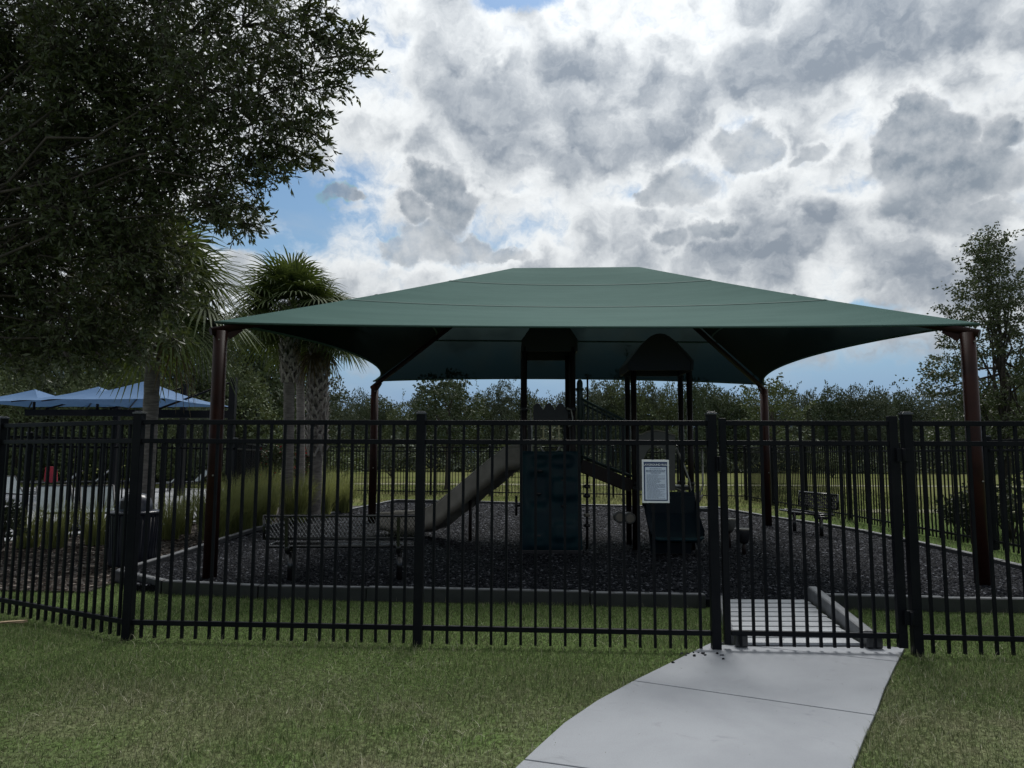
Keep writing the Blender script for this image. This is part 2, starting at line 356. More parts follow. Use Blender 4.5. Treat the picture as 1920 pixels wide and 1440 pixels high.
def npmesh(name, verts, quads, ma, parent=None, smooth=False, tris=None):
    me = bpy.data.meshes.new(name)
    verts = np.asarray(verts, dtype=np.float32)
    if parent is not None: verts = verts - np.array(LOC[parent.name], dtype=np.float32)
    faces = []
    nq = 0 if quads is None else len(quads); ntr = 0 if tris is None else len(tris)
    me.vertices.add(len(verts)); me.vertices.foreach_set('co', verts.ravel())
    loops = np.concatenate([a.ravel() for a in (quads, tris) if a is not None and len(a)]).astype(np.int32)
    me.loops.add(len(loops)); me.loops.foreach_set('vertex_index', loops)
    start = np.concatenate([np.arange(nq)*4, nq*4+np.arange(ntr)*3]).astype(np.int32)
    me.polygons.add(nq+ntr); me.polygons.foreach_set('loop_start', start)
    if smooth: me.polygons.foreach_set('use_smooth', np.ones(nq+ntr, dtype=bool))
    me.update(calc_edges=True)
    me.materials.append(M[ma]); o = bpy.data.objects.new(name, me); COL.objects.link(o)
    if parent is not None: o.parent = parent
    LOC[o.name] = LOC[parent.name] if parent is not None else Vector((0, 0, 0))
    return o
def tag(o, label=None, cat=None, group=None, kind=None):
    if label: o['label'] = label
    if cat: o['category'] = cat
    if group: o['group'] = group
    if kind: o['kind'] = kind
    return o
def thing(name, label, cat, loc, group=None):
    o = bpy.data.objects.new(name, None); COL.objects.link(o); o.location = loc; o.empty_display_size = .2
    LOC[o.name] = Vector(loc); return tag(o, label, cat, group)
def copy_thing(src, loc, rotz=0, scale=(1, 1, 1), label=None, group=None):
    r = src.copy(); COL.objects.link(r); r.location = loc; r.rotation_euler = (0, 0, rotz); r.scale = scale
    LOC[r.name] = Vector(loc)
    if label: r['label'] = label
    if group: r['group'] = group
    for ch in [c for c in src.children]:
        c = ch.copy(); COL.objects.link(c); c.parent = r
        for g in list(ch.children):
            e = g.copy(); COL.objects.link(e); e.parent = c
    return r
def inpoly(px, py, poly):
    ins = np.zeros(len(px), bool); n = len(poly)
    for i in range(n):
        x1, y1 = poly[i]; x2, y2 = poly[(i+1) % n]
        c = ((y1 > py) != (y2 > py)) & (px < (x2-x1)*(py-y1)/((y2-y1) if y2 != y1 else 1e-9)+x1)
        ins ^= c
    return ins
def xy(p): return (p[0], p[1])
# ------------------------------------------------------------------ ground
BORDER_H, MULCH_Z = .14, .08
g = MB(); g.add([(-900, -60, 0), (900, -60, 0), (900, 1800, 0), (-900, 1800, 0)], [(0, 1, 2, 3)])
tag(g.build('ground', 'turf'), kind='structure')
front_l = [xy(G(x, y, BORDER_H)) for x, y in ((222, 1069), (258, 1086), (480, 1097), (800, 1103), (1080, 1109), (1322, 1113))]
front_r = [xy(G(x, y, BORDER_H)) for x, y in ((1545, 1115), (1690, 1119), (1920, 1122))] + [(6.75, 7.42)]
left_b = [xy(G(x, y, BORDER_H)) for x, y in ((222, 1069), (300, 1046), (380, 1021), (470, 991), (640, 957), (742, 937))]
back_b = [left_b[-1]] + [xy(G(x, y, BORDER_H)) for x, y in ((860, 938), (1100, 946), (1345, 950))]
right_b = [back_b[-1]] + [xy(G(x, y, BORDER_H)) for x, y in ((1395, 960), (1600, 990), (1760, 1023), (1915, 1059))] + [(6.75, 7.42)]
mulch_poly = front_l + front_r + right_b[::-1][1:] + back_b[::-1][1:] + left_b[::-1][1:-1]
g = MB(); g.prism(mulch_poly, 'z', .004, MULCH_Z); tag(g.build('playground_surface', 'rubber'), kind='structure')
# concrete path
path_l = [xy(G(x, y, .02)) for x, y in ((1345, 1200), (1300, 1222), (1190, 1276), (1120, 1314), (1058, 1356), (1005, 1404), (965, 1442), (935, 1480), (905, 1540), (890, 1620))]
path_r = [xy(G(x, y, .02)) for x, y in ((1696, 1215), (1678, 1250), (1658, 1292), (1641, 1340), (1620, 1385), (1597, 1442), (1580, 1500), (1570, 1620))]
path_top = [(1.72, 6.0), (2.98, 6.0)]
path_poly = path_top[:1] + path_l + path_r[::-1] + path_top[1:]
# slabs: cut at the joints so that each joint is a real groove
def cut(poly, a, b, keep):
    out = []; n = len(poly); nx, ny = -(b[1]-a[1]), b[0]-a[0]; L = math.hypot(nx, ny); nx /= L; ny /= L
    sd = [((p[0]-a[0])*nx+(p[1]-a[1])*ny)*keep-.006 for p in poly]
    for i in range(n):
        j = (i+1) % n
        if sd[i] >= 0: out.append(poly[i])
        if (sd[i] >= 0) != (sd[j] >= 0):
            q = sd[i]/(sd[i]-sd[j]); out.append((poly[i][0]+(poly[j][0]-poly[i][0])*q, poly[i][1]+(poly[j][1]-poly[i][1])*q))
    return out
J = [(xy(G(1400, 1211, .02)), xy(G(1692, 1242, .02))), (xy(G(1188, 1277, .02)), xy(G(1632, 1341, .02))), (xy(G(975, 1424, .02)), xy(G(1595, 1512, .02)))]
slabs = []; rest = path_poly
for a, b in J:
    slabs.append(cut(rest, a, b, 1)); rest = cut(rest, a, b, -1)
slabs.append(rest)
g = MB()
for s_ in slabs:
    if len(s_) > 2: g.prism(s_, 'z', -.06, .024)
tag(g.build('path', 'path', bevel=.004), kind='structure')
g = MB(); g.prism(path_poly, 'z', -.05, .012); tag(g.build('path_base', 'mulch'), kind='structure')
# pool deck, mulch bed, far paths
g = MB(); g.prism([(-30, 11.4), (-9.4, 11.4), (-6.9, 16.7), (-10.2, 31), (-40, 33), (-60, 20)], 'z', -.02, .03); tag(g.build('pool_deck', 'deckc'), kind='structure')
bed_poly = [(-9.6, 11.2), (-8.6, 8.9), (-6.2, 8.25), (-4.75, 8.15)] + [(x-.06, y) for x, y in left_b[1:]] + [(-4.6, 21.5), (-7.6, 21.0), (-6.8, 16.6), (-9.3, 11.3)]
g = MB(); g.prism(bed_poly, 'z', .0, .02); tag(g.build('mulch_bed', 'mulch'), kind='structure')
g = MB(); g.box((4, 37.5, .0), (60, 1.5, .03)); g.box((25, 20.5, .0), (30, 1.2, .03)); tag(g.build('field_track', 'track'), kind='structure')
# lawn blades (nobody could count them)
def blades(name, px, py, h, w, ma, z=0.0, lean=.45, label=None, curl=.5):
    n = len(px); yaw = rng.uniform(0, 2*np.pi, n); ld = rng.uniform(0, 2*np.pi, n)
    la = np.abs(rng.normal(0, lean, n))
    dx, dy = np.cos(yaw)*w/2, np.sin(yaw)*w/2
    bx, by = np.cos(ld)*np.sin(la), np.sin(ld)*np.sin(la); bz = np.cos(la)
    zz = np.zeros(n)+z
    v = np.empty((n, 5, 3), np.float32)
    v[:, 0] = np.stack([px-dx, py-dy, zz], 1); v[:, 1] = np.stack([px+dx, py+dy, zz], 1)
    mx, my, mz = px+bx*h*.5, py+by*h*.5, zz+bz*h*.6
    v[:, 2] = np.stack([mx+dx*.75, my+dy*.75, mz], 1); v[:, 3] = np.stack([mx-dx*.75, my-dy*.75, mz], 1)
    v[:, 4] = np.stack([px+bx*h*(1+curl), py+by*h*(1+curl), zz+bz*h], 1)
    i = np.arange(n)[:, None]*5
    o = npmesh(name, v.reshape(-1, 3), i+np.array([[0, 1, 2, 3]]), ma, tris=i+np.array([[3, 2, 4]]))
    return o
def scatter(n, x0, x1, y0, y1):
    return rng.uniform(x0, x1, n), rng.uniform(y0, y1, n)
excl = [(x, y) for x, y in path_poly]
ax, ay = scatter(680000, -8.5, 8.5, 2.4, 8.6)
dens = np.clip(1.25-(ay-3)/9, .35, 1)
keep = (rng.uniform(0, 1, len(ax)) < dens) & (np.abs(ax) < ay*.95+1.4) & ~inpoly(ax, ay, excl) & ~inpoly(ax, ay, mulch_poly) & ~inpoly(ax, ay, bed_poly)
keep &= ~((ax > 1.9) & (ax < 3.15) & (ay > 5.8) & (ay < 7.5))
ax, ay = ax[keep], ay[keep]
hh = rng.uniform(.014, .040, len(ax))*(1+.5*np.sin(ax*2.1+1)*np.sin(ay*2.7))
ww = rng.uniform(.0025, .0055, len(ax))
M['straw'] = mat_chip('straw_blades', (.10, .14, .05), (.26, .25, .15), (.52, .50, .38), .45)
bx2, by2 = scatter(100000, -8.0, 8.0, 2.4, 8.0)
k2 = (np.abs(bx2) < by2*.95+1.4) & ~inpoly(bx2, by2, excl) & ~inpoly(bx2, by2, mulch_poly) & ~inpoly(bx2, by2, bed_poly) & (rng.uniform(0, 1, len(bx2)) < .25+.75*(np.sin(bx2*1.3+.5)*np.sin(by2*1.9+1) > -.1)) & (rng.uniform(0, 1, len(bx2)) < np.clip(1.35-(by2-3.2)/3.4, .12, 1))
bx2, by2 = bx2[k2], by2[k2]
tag(blades('dry_grass_blades', bx2, by2, rng.uniform(.035, .075, len(bx2)), rng.uniform(.0018, .0034, len(bx2)), 'straw', z=.012, lean=1.15), kind='stuff')
tag(blades('lawn_grass', ax, ay, hh, ww, 'blade', lean=.85), kind='stuff')
ax, ay = scatter(60000, -12, 16, 9, 40)
keep = ~inpoly(ax, ay, mulch_poly) & ~inpoly(ax, ay, bed_poly) & (np.abs(ax) < ay*.8) & (ax > -7)
keep &= (np.abs(ay-37.5) > .9)
ax, ay = ax[keep], ay[keep]
tag(blades('meadow_grass', ax, ay, rng.uniform(.05, .13, len(ax)), rng.uniform(.008, .02, len(ax)), 'blade', lean=.4), kind='stuff')
def chips(name, px, py, z, s0, s1, ma, flat=.5):
    n = len(px); s = rng.uniform(s0, s1, n); L = s*rng.uniform(.9, 1.9, n); yaw = rng.uniform(0, 2*np.pi, n); tilt = rng.uniform(-.6, .6, n)
    base = np.array([[-.5, -.5, 0], [.5, -.45, 0], [.45, .5, 0], [-.5, .45, 0], [-.3, -.3, 1], [.35, -.2, .8], [.2, .3, 1], [-.3, .25, .9]])
    b = np.repeat(base[None], n, 0)+rng.normal(0, .08, (n, 8, 3))
    x = b[:, :, 0]*L[:, None]; y = b[:, :, 1]*s[:, None]; zz = b[:, :, 2]*s[:, None]*flat
    zz = zz + x*np.sin(tilt)[:, None]*.6
    c, sn = np.cos(yaw)[:, None], np.sin(yaw)[:, None]
    v = np.stack([x*c-y*sn+px[:, None], x*sn+y*c+py[:, None], zz+z], 2)
    i = np.arange(n)[:, None, None]*8
    q = np.array([[4, 5, 6, 7], [0, 1, 5, 4], [1, 2, 6, 5], [2, 3, 7, 6], [3, 0, 4, 7]])
    return npmesh(name, v.reshape(-1, 3), (i+q[None]).reshape(-1, 4), ma)
ax, ay = scatter(210000, -4.8, 6.8, 7.3, 21.5)
keep = inpoly(ax, ay, mulch_poly) & (rng.uniform(0, 1, len(ax)) < np.clip(1.5-(ay-7)/10, .30, 1)); ax, ay = ax[keep], ay[keep]
tag(chips('rubber_mulch', ax, ay, MULCH_Z-.006, .014, .032+np.clip(ay-11, 0, 9)*.004, 'chip'), kind='stuff')
ax, ay = scatter(16000, -9, -4.3, 8.1, 18)
keep = inpoly(ax, ay, bed_poly); ax, ay = ax[keep], ay[keep]
tag(chips('wood_mulch', ax, ay, .016, .02, .05, 'woodchip', .35), kind='stuff')
pts = [G(x, y, .024) for x, y in ((1262, 1243), (1290, 1226), (1300, 1224), (1310, 1224), (1318, 1226), (1302, 1230), (1345, 1226), (1353, 1229), (1356, 1236), (1286, 1229), (1278, 1226), (1322, 1229))]
tag(chips('stray_mulch', np.array([p.x for p in pts]), np.array([p.y for p in pts]), .024, .012, .024, 'chip'), kind='stuff')
cx_, cy_ = scatter(700, 0, 4, 3.2, 6.0)
kp = inpoly(cx_, cy_, path_poly); cx_, cy_ = cx_[kp], cy_[kp]
ed_ = np.array([min(math.hypot(x-a[0], y-a[1]) for a in path_l+path_r) for x, y in zip(cx_, cy_)])
kp = rng.uniform(0, 1, len(cx_)) < np.exp(-ed_/.22)+.10; cx_, cy_ = cx_[kp], cy_[kp]
tag(blades('grass_clippings', cx_, cy_, rng.uniform(.002, .006, len(cx_)), rng.uniform(.002, .004, len(cx_)), 'straw', z=.026, lean=1.2, curl=5), kind='stuff')
# ------------------------------------------------------------------ fences
F_H = 1.855
def make_panel(a, b, parent, z0=0.0, sp=.119, pw=.022, zb=.02):
    a, b = Vector((*a, 0)), Vector((*b, 0)); d = b-a; L = d.length; d.normalize()
    ang = Matrix.Rotation(math.atan2(d.y, d.x), 3, 'Z')
    n = max(1, int(round(L/sp))); mb = MB()
    for i in range(1, n):
        p = a+d*(L*i/n); mb.box((p.x, p.y, z0+(zb+F_H-.02)/2), (pw, pw, F_H-.02-zb), ang)
    pan = mb.build('picket_panel', 'fence', parent)
    for zr, hz in ((F_H-.0205, .041), (1.672, .04), (.145, .04)):
        r = MB(); r.bar(a+d*.036+V(0, 0, z0+zr), b-d*.036+V(0, 0, z0+zr), .034, hz); r.build('rail', 'fence', pan, bevel=.003)
    return pan
def make_post(p, parent, z0=0.0, size=.074, h=1.905, ang=0.0):
    rot = Matrix.Rotation(ang, 3, 'Z')
    m_ = MB(); m_.box((p[0], p[1], z0+h/2-.02), (size, size, h+.04), rot); po = m_.build('post', 'fence', parent, bevel=.004)
    c = MB(); c.box((p[0], p[1], z0+h+.008), (size+.012, size+.012, .016), rot); c.box((p[0], p[1], z0+h+.021), (size-.012, size-.012, .01), rot)
    c.build('post_cap', 'fence_cap', po, bevel=.003)
    return po
def fence_run(label, pts, posts=None, z0=0.0, sp=.119):
    t = thing('fence', label, 'fence', (pts[0][0], pts[0][1], z0))
    for i in range(len(pts)-1):
        make_panel(pts[i], pts[i+1], t, z0, sp)
    for i, p in enumerate(pts):
        if posts is None or posts[i]:
            q = pts[min(i+1, len(pts)-1)]; o = pts[i-1] if i == len(pts)-1 else p
            make_post(p, t, z0, ang=math.atan2(q[1]-o[1], q[0]-o[0]))
    return t
def split(a, b, step):
    n = max(1, int(round(math.dist(a, b)/step))); return [(a[0]+(b[0]-a[0])*i/n, a[1]+(b[1]-a[1])*i/n) for i in range(n+1)]
Cn = (-3.235, 6.17)
def on_front(x):           # the front fence line, from the corner to the gate and beyond
    k = (5.80-6.17)/(3.17+3.235); u = (x-960)/1324.0*.985
    # solve X = u*Y, Y = 5.97 + k (X+3.19)
    Y = (6.17+k*3.235)/(1-k*u); return (u*Y, Y)
fence_run('black picket fence along the lawn between the corner post and the gate', [Cn, on_front(789), on_front(1337)])
fence_run('short black picket fence slanting back from the corner post at the left edge', [Cn, (-5.13, 7.16), (-7.05, 8.13)], [0, 1, 1])
gR = on_front(1706)
e2 = (gR[0]+2.42, gR[1]-.16)
fence_run('black picket fence on the lawn right of the gate', [gR, e2, (8.1, 5.25)], [1, 1, 1])
fence_run('black picket fence along the right border behind the far bench', split((8.12, 7.0), (8.25, 25.2), 2.44))
fence_run('black picket fence at the far back in front of the field', split((8.25, 25.3), (-9.9, 28.7), 2.44))
fence_run('black picket fence along the pool deck behind the trash can', split((-9.5, 10.5), (-6.4, 16.5), 2.3))
fence_run('black picket fence receding edge-on behind the tufted grasses', split((-6.45, 16.6), (-9.85, 28.5), 2.4))
# gate
gl, gr_ = on_front(1337), on_front(1703)
a = Vector((*gl, 0)); b = Vector((*gr_, 0)); d = (b-a).normalized()
gate = thing('gate', 'closed black picket gate in front of the wooden ramp', 'gate', (a.x, a.y, 0))
ga, gb = a+d*.09, b-d*.10
rot = Matrix.Rotation(math.atan2(d.y, d.x), 3, 'Z')
for p, top in ((ga, 1.875), (gb, 1.895)):
    s_ = MB(); s_.box((p.x, p.y, .06+(top-.06)/2), (.052 if p is ga else .07, .052, top-.06), rot); st = s_.build('stile', 'fence', gate, bevel=.003)
pan = MB()
L = (gb-ga).length; n = 13
for i in range(1, n):
    p = ga+d*(L*i/n); pan.box((p.x, p.y, .945), (.022, .022, 1.79), rot)
pn = pan.build('picket_panel', 'fence', gate)
for zr in (F_H-.02, 1.672, .15):
    r = MB(); r.bar(ga+d*.03+V(0, 0, zr), gb-d*.035+V(0, 0, zr), .034, .04); r.build('rail', 'fence', pn, bevel=.003)
for z in (1.58, .30):
    h_ = MB(); h_.box((gb+d*.05+V(0, -.045, z)), (.10, .03, .11), rot); h_.tube([gb+d*.05+V(0, -.065, z-.05), gb+d*.05+V(0, -.065, z+.05)], .014); h_.build('hinge', 'fence', gate, bevel=.003)
la = MB(); la.box(a+d*.045+V(0, -.05, 1.50), (.05, .03, .12), rot); la.tube([a+d*.045+V(0, -.075, 1.44), a+d*.045+V(0, -.075, 1.56)], .012)
lt = la.build('latch', 'fence', gate, bevel=.003)
kn = MB(); kn.box(a+d*.045+V(0, -.07, 1.46), (.012, .01, .045), rot); kn.build('latch_pin', 'steel', lt)
# rules sign, wired to the pickets
s0, s1 = P(1203, 862, 5.90), P(1255, 943, 5.90)
w_, h_ = (s1-s0).x, s0.z-s1.z; cx, cz = (s0.x+s1.x)/2, (s0.z+s1.z)/2; fy = on_front(1229)[1]-.022
sg = thing('sign', 'white and navy playground rules sign wired to the fence pickets', 'sign', (cx, fy, cz))
MB().box((cx, fy, cz), (w_, .006, h_)).build('sign_board', 'white', sg, bevel=.002)
MB().box((cx, fy-.0045, cz), (w_*.87, .003, h_*.90)).build('border_print', 'signnavy', sg)
MB().box((cx, fy-.0075, cz-h_*.045), (w_*.78, .003, h_*.755)).build('notice_panel', 'signpale', sg)
fc = bpy.data.curves.new('heading', 'FONT'); fc.body = 'PLAYGROUND RULES'; fc.align_x = 'CENTER'; fc.align_y = 'CENTER'; fc.size = w_*.104; fc.extrude = .0006; fc.offset = .0004
fo = bpy.data.objects.new('heading', fc); COL.objects.link(fo)
hm = bpy.data.meshes.new_from_object(fo.evaluated_get(bpy.context.evaluated_depsgraph_get())); bpy.data.objects.remove(fo)
fo = bpy.data.objects.new('heading', hm); COL.objects.link(fo); fo.parent = sg; fo.location = (0, -.007, h_*.384); fo.rotation_euler = (R(90), 0, 0)
hm.materials.clear(); hm.materials.append(M['white'])
tx = MB(); rr = random.Random(4)
def line(z, x0, x1, hgt):
    x = x0
    while x < x1-.004:
        wl = min(rr.uniform(.008, .026), x1-x); tx.box((cx+x+wl/2, fy-.0096, z), (wl, .0012, hgt)); x += wl+.0035
line(cz+h_*.290, -w_*.22, w_*.22, .0045)
for zz, k in ((.252, .36), (.222, .36), (.192, .18)): line(cz+h_*zz, -w_*k, w_*k, .0048)
z = .150
while z > -.40:
    line(cz+h_*z, -w_*.34, w_*(.34 if rr.random() < .55 else rr.uniform(-.1, .3)), .0026); z -= .0245
tx.build('print_lines', 'signtext', sg)
# ------------------------------------------------------------------ borders
def border(label, pts, close=False):
    t = thing('playground_border', label, 'border', (*pts[0], 0))
    # resample into beams of about 1.2 m
    cum = [0]
    for i in range(len(pts)-1): cum.append(cum[-1]+math.dist(pts[i], pts[i+1]))
    def at(s):
        for i in range(len(pts)-1):
            if s <= cum[i+1]+1e-6:
                q = (s-cum[i])/(cum[i+1]-cum[i]); return Vector((pts[i][0]+(pts[i+1][0]-pts[i][0])*q, pts[i][1]+(pts[i+1][1]-pts[i][1])*q, 0))
        return Vector((*pts[-1], 0))
    n = max(1, int(round(cum[-1]/1.22)))
    for i in range(n):
        p, q = at(cum[-1]*i/n), at(cum[-1]*(i+1)/n); dd = (q-p).normalized()
        dz = rr.uniform(-.006, .006)
        m_ = MB(); m_.bar(p+dd*.004+V(0, 0, .068+dz), q-dd*.004+V(0, 0, .068+dz), .095, .145)
        sd = V(dd.y, -dd.x, 0)
        for k in (.2, .5, .8):        # moulded drainage slots proud ribs
            c = p+(q-p)*k; m_.box((c.x, c.y, .142+dz), (.05, .05, .012), Matrix.Rotation(math.atan2(dd.y, dd.x), 3, 'Z'))
        bt_ = m_.build('border_timber', 'timber', t, bevel=.018)
        k_ = MB(); k_.bar(p+dd*.02+V(0, 0, .142+dz), q-dd*.02+V(0, 0, .142+dz), .066, .008); k_.build('pale_top_strip', 'pale_border', bt_, bevel=.003)  # paler strip along the top of each border timber
    return t
border('dark plastic playground border along the front lawn left of the gate', front_l)
border('dark plastic playground border along the front right of the ramp', front_r)
border('pale topped playground border beside the tufted grasses', left_b)
border('playground border along the far back below the field', back_b)
border('playground border running beside the right fence and far bench', right_b)
# ------------------------------------------------------------------ ramp
rp = thing('ramp', 'weathered grey plank ramp with side beams behind the gate', 'ramp', (2.4, 6.1, 0))
def rampz(Y): return .036+(Y-5.95)*(.105-.036)/1.45
n = 9
for i in range(n):
    y0 = 5.97+i*1.44/n; y1 = y0+1.44/n-.010
    zc = rampz((y0+y1)/2); xl = 1.85+(y0-5.95)*.215; xr = 2.85+(y0-5.95)*.11
    MB().bar((xl, (y0+y1)/2, zc), (xr, (y0+y1)/2, zc), y1-y0, .024).build('plank', 'ramp', rp, bevel=.003)
MB().bar((2.93, 5.98, .075), (3.09, 7.46, .165), .10, .15).build('side_beam', 'rampbeam', rp, bevel=.02)
MB().bar((1.81, 6.02, .06), (2.13, 7.40, .10), .06, .11).build('side_beam', 'rampbeam', rp, bevel=.015)
MB().box((1.87, 5.945, .075), (.10, .06, .10)).build('end_block', 'timber', rp, bevel=.012)
MB().box((2.935, 5.93, .075), (.13, .075, .10)).build('end_block', 'timber', rp, bevel=.012)
# ------------------------------------------------------------------ shade canopy
C_FL, C_FR, C_BL, C_BR = P(404, 603, 8.73), P(1836, 606, 8.49), P(700, 714, 15.5), P(1438, 721, 15.33)
RG0, RG1 = P(962, 502.5, 12.1), P(1198, 500.5, 11.95)
can = thing('shade_canopy', 'green fabric shade canopy on four brown steel posts over the playground', 'shade canopy', ((C_FL.x+C_FR.x)/2, 11.4, MULCH_Z))
def panel_pt(A, B, C, D, u, v, bow, sag, inward):
    e = A.lerp(B, u)+inward*(4*u*(1-u))**.85*bow + V(0, 0, .04*4*u*(1-u)); r = C.lerp(D, u)
    p = e.lerp(r, v); p.z -= sag*math.sin(math.pi*v)*(4*u*(1-u))+.03*math.sin(math.pi*v)*(1-(4*u*(1-u)))
    return p
fab = MB(); seam = MB()
inn = {0: V(0, 1, 0), 1: V(-1, 0, 0), 2: V(0, -1, 0), 3: V(1, 0, 0)}
panels = [(C_FL, C_FR, RG0, RG1, .50, .10, inn[0]), (C_FR, C_BR, RG1, RG1, .80, .16, inn[1]), (C_BR, C_BL, RG1, RG0, .5, .10, inn[2]), (C_BL, C_FL, RG0, RG0, .80, .16, inn[3])]
NU, NV = 36, 14
for (A, B, C, D, bow, sag, iv) in panels:
    g_ = [[panel_pt(A, B, D if False else C, D, i/NU, j/NV, bow, sag, iv) for i in range(NU+1)] for j in range(NV+1)]
    vs = [p for row in g_ for p in row]
    fab.add(vs, [(j*(NU+1)+i, j*(NU+1)+i+1, (j+1)*(NU+1)+i+1, (j+1)*(NU+1)+i) for j in range(NV) for i in range(NU)], True)
for (A, B, C, D, bow, sag, iv), vv in ((panels[0], .36), (panels[0], .72), (panels[2], .42), (panels[1], .45), (panels[3], .45)):
    for off in (.006, -.006):
        row = []
        for i in range(NU+1):
            for v_ in (vv, vv+.010): row.append(panel_pt(A, B, C, D, i/NU, v_, bow, sag, iv)+V(0, 0, off))
        seam.add(row, [(2*i, 2*i+2, 2*i+3, 2*i+1) for i in range(NU)])
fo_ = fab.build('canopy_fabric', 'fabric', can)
seam.build('seam', 'seam', fo_)
hem = MB()
for (A, B, C, D, bow, sag, iv) in panels:
    hem.tube([panel_pt(A, B, C, D, i/NU, 0, bow, sag, iv)-V(0, 0, .008) for i in range(NU+1)], .016, 6)
hem.build('edge_hem', 'seam', fo_)
post_xy = [(C_FL, P(393, 1082, 8.73)), (C_FR, P(1842, 1094, 8.49)), (C_BL, P(697, 980, 15.5)), (C_BR, P(1440, 984, 15.33))]
cen = (RG0+RG1)/2
for c, base in post_xy:
    po = MB(); top = V(base.x, base.y, c.z-.12)
    po.tube([V(base.x, base.y, 0), top], .083, 20); pob = po.build('post', 'brown', can)
    o_ = V(c.x-cen.x, c.y-cen.y, 0).normalized()
    tip = RG0 if c.x < 1 else RG1
    ra = MB(); s_ = V(base.x, base.y, c.z+.03)+o_*.14; dirv = (tip-V(base.x, base.y, c.z+.03)).normalized()
    s_ = V(base.x, base.y, c.z-.10)-dirv*.13
    ra.tube([s_, tip-V(0, 0, .17)], .048, 14); ra.build('rafter', 'brown', can)
    cl = MB()
    inn_ = V(dirv.x, dirv.y, 0).normalized()
    cl.bar(V(base.x, base.y, c.z-.17)+inn_*.08, V(base.x, base.y, c.z-.04)+inn_*.24, .03, .11)
    cl.build('bracket', 'brown', pob)
    bo = MB()
    for zz in (.24, 1.9): bo.sphere(V(base.x+.02, base.y-.088, c.z-zz), .012, 8, 5)
    bo.build('bolt', 'steel', pob)
MB().tube([RG0-V(0, 0, .17), RG1-V(0, 0, .17)], .048, 12).build('ridge_beam', 'brown', can)
# ------------------------------------------------------------------ play structure
ps_ = thing('play_structure', 'dark playground climbing tower with two roofs, tan slide and climbing wall', 'play structure', (1.3, 11.50, MULCH_Z))
t1 = dict(xl=.195, xr=.965, yf=11.22, yb=12.25); t2 = dict(xl=1.96, xr=2.86, yf=11.40, yb=12.00)
def ppost(x, y, z1, ma='play_post', r=.046):
    m_ = MB(); m_.tube([(x, y, 0), (x, y, z1)], r, 14); return m_.build('support_post', ma, ps_)
z_r1, z_r2 = P(1030, 657, 11.22).z, P(1237, 690, 11.10).z
for x in (t1['xl'], t1['xr']):
    for y in (t1['yf'], t1['yb']):
        po = ppost(x, y, z_r1+.05)
        cl = MB()
        for zz in (1.5, 2.28): cl.tube([(x, y, zz-.03), (x, y, zz+.03)], .056, 14)
        cl.build('clamp', 'black', po)
for x in (t2['xl'], t2['xr']):
    for y in (t2['yf'], t2['yb']):
        po = ppost(x, y, z_r2+.08)
        cl = MB()
        for zz in (1.12, 1.75): cl.tube([(x, y, zz-.03), (x, y, zz+.03)], .056, 14)
        cl.build('clamp', 'black', po)
def roof_shell(prof_o, y0, y1, th=.04):
    """prof_o: outline of the roof in x,z, left foot to right foot; a shell of thickness th with end gables"""
    c = Vector((sum(p[0] for p in prof_o)/len(prof_o), prof_o[0][1]))
    inn_ = [((p[0]-c.x)*.93+c.x, (p[1]-c.y)*.93+c.y) for p in prof_o]
    m_ = MB(); n = len(prof_o)
    m_.prism(list(prof_o)+inn_[::-1], 'y', y0, y1)
    m_.prism(list(inn_), 'y', y0+.02, y0+.05); m_.prism(list(inn_), 'y', y1-.05, y1-.02)
    return m_
def zx(x, y, Y): p = P(x, y, Y); return (p.x, p.z)
Yr = 11.16
prof = [zx(978, 658, Yr), zx(978, 637, Yr), zx(984, 629, Yr), zx(994, 614, Yr), zx(1006, 603, Yr), zx(1031, 597, Yr), zx(1056, 603, Yr), zx(1068, 614, Yr), zx(1077, 627, Yr), zx(1083, 636, Yr), zx(1083, 658, Yr)]
roof_shell(prof, Yr, 12.35).build('roof', 'roof', ps_)['label'] = 'dark barrel shaped roof on the taller tower'
Yr = 11.00
prof = [zx(1178, 694, Yr), zx(1177, 680, Yr), zx(1184, 670, Yr), zx(1192, 660, Yr), zx(1199, 651, Yr), zx(1206, 643, Yr), zx(1214, 635, Yr), zx(1222, 629, Yr), zx(1230, 626, Yr), zx(1238, 625, Yr), zx(1246, 626, Yr), zx(1254, 630, Yr), zx(1262, 636, Yr), zx(1270, 643, Yr), zx(1279, 652, Yr), zx(1288, 661, Yr), zx(1301, 676, Yr), zx(1300, 694, Yr)]
roof_shell(prof, Yr, 11.90).build('roof', 'roof', ps_)['label'] = 'dark pointed arch roof on the lower tower'
D1, D2 = 1.42, 1.05
MB().box(((t1['xl']+t1['xr'])/2, (t1['yf']+t1['yb'])/2, D1), (.84, 1.08, .06)).build('deck', 'black', ps_, bevel=.008)
MB().box(((t2['xl']+t2['xr'])/2, (t2['yf']+t2['yb'])/2, D2), (.98, .70, .06)).build('deck', 'black', ps_, bevel=.008)
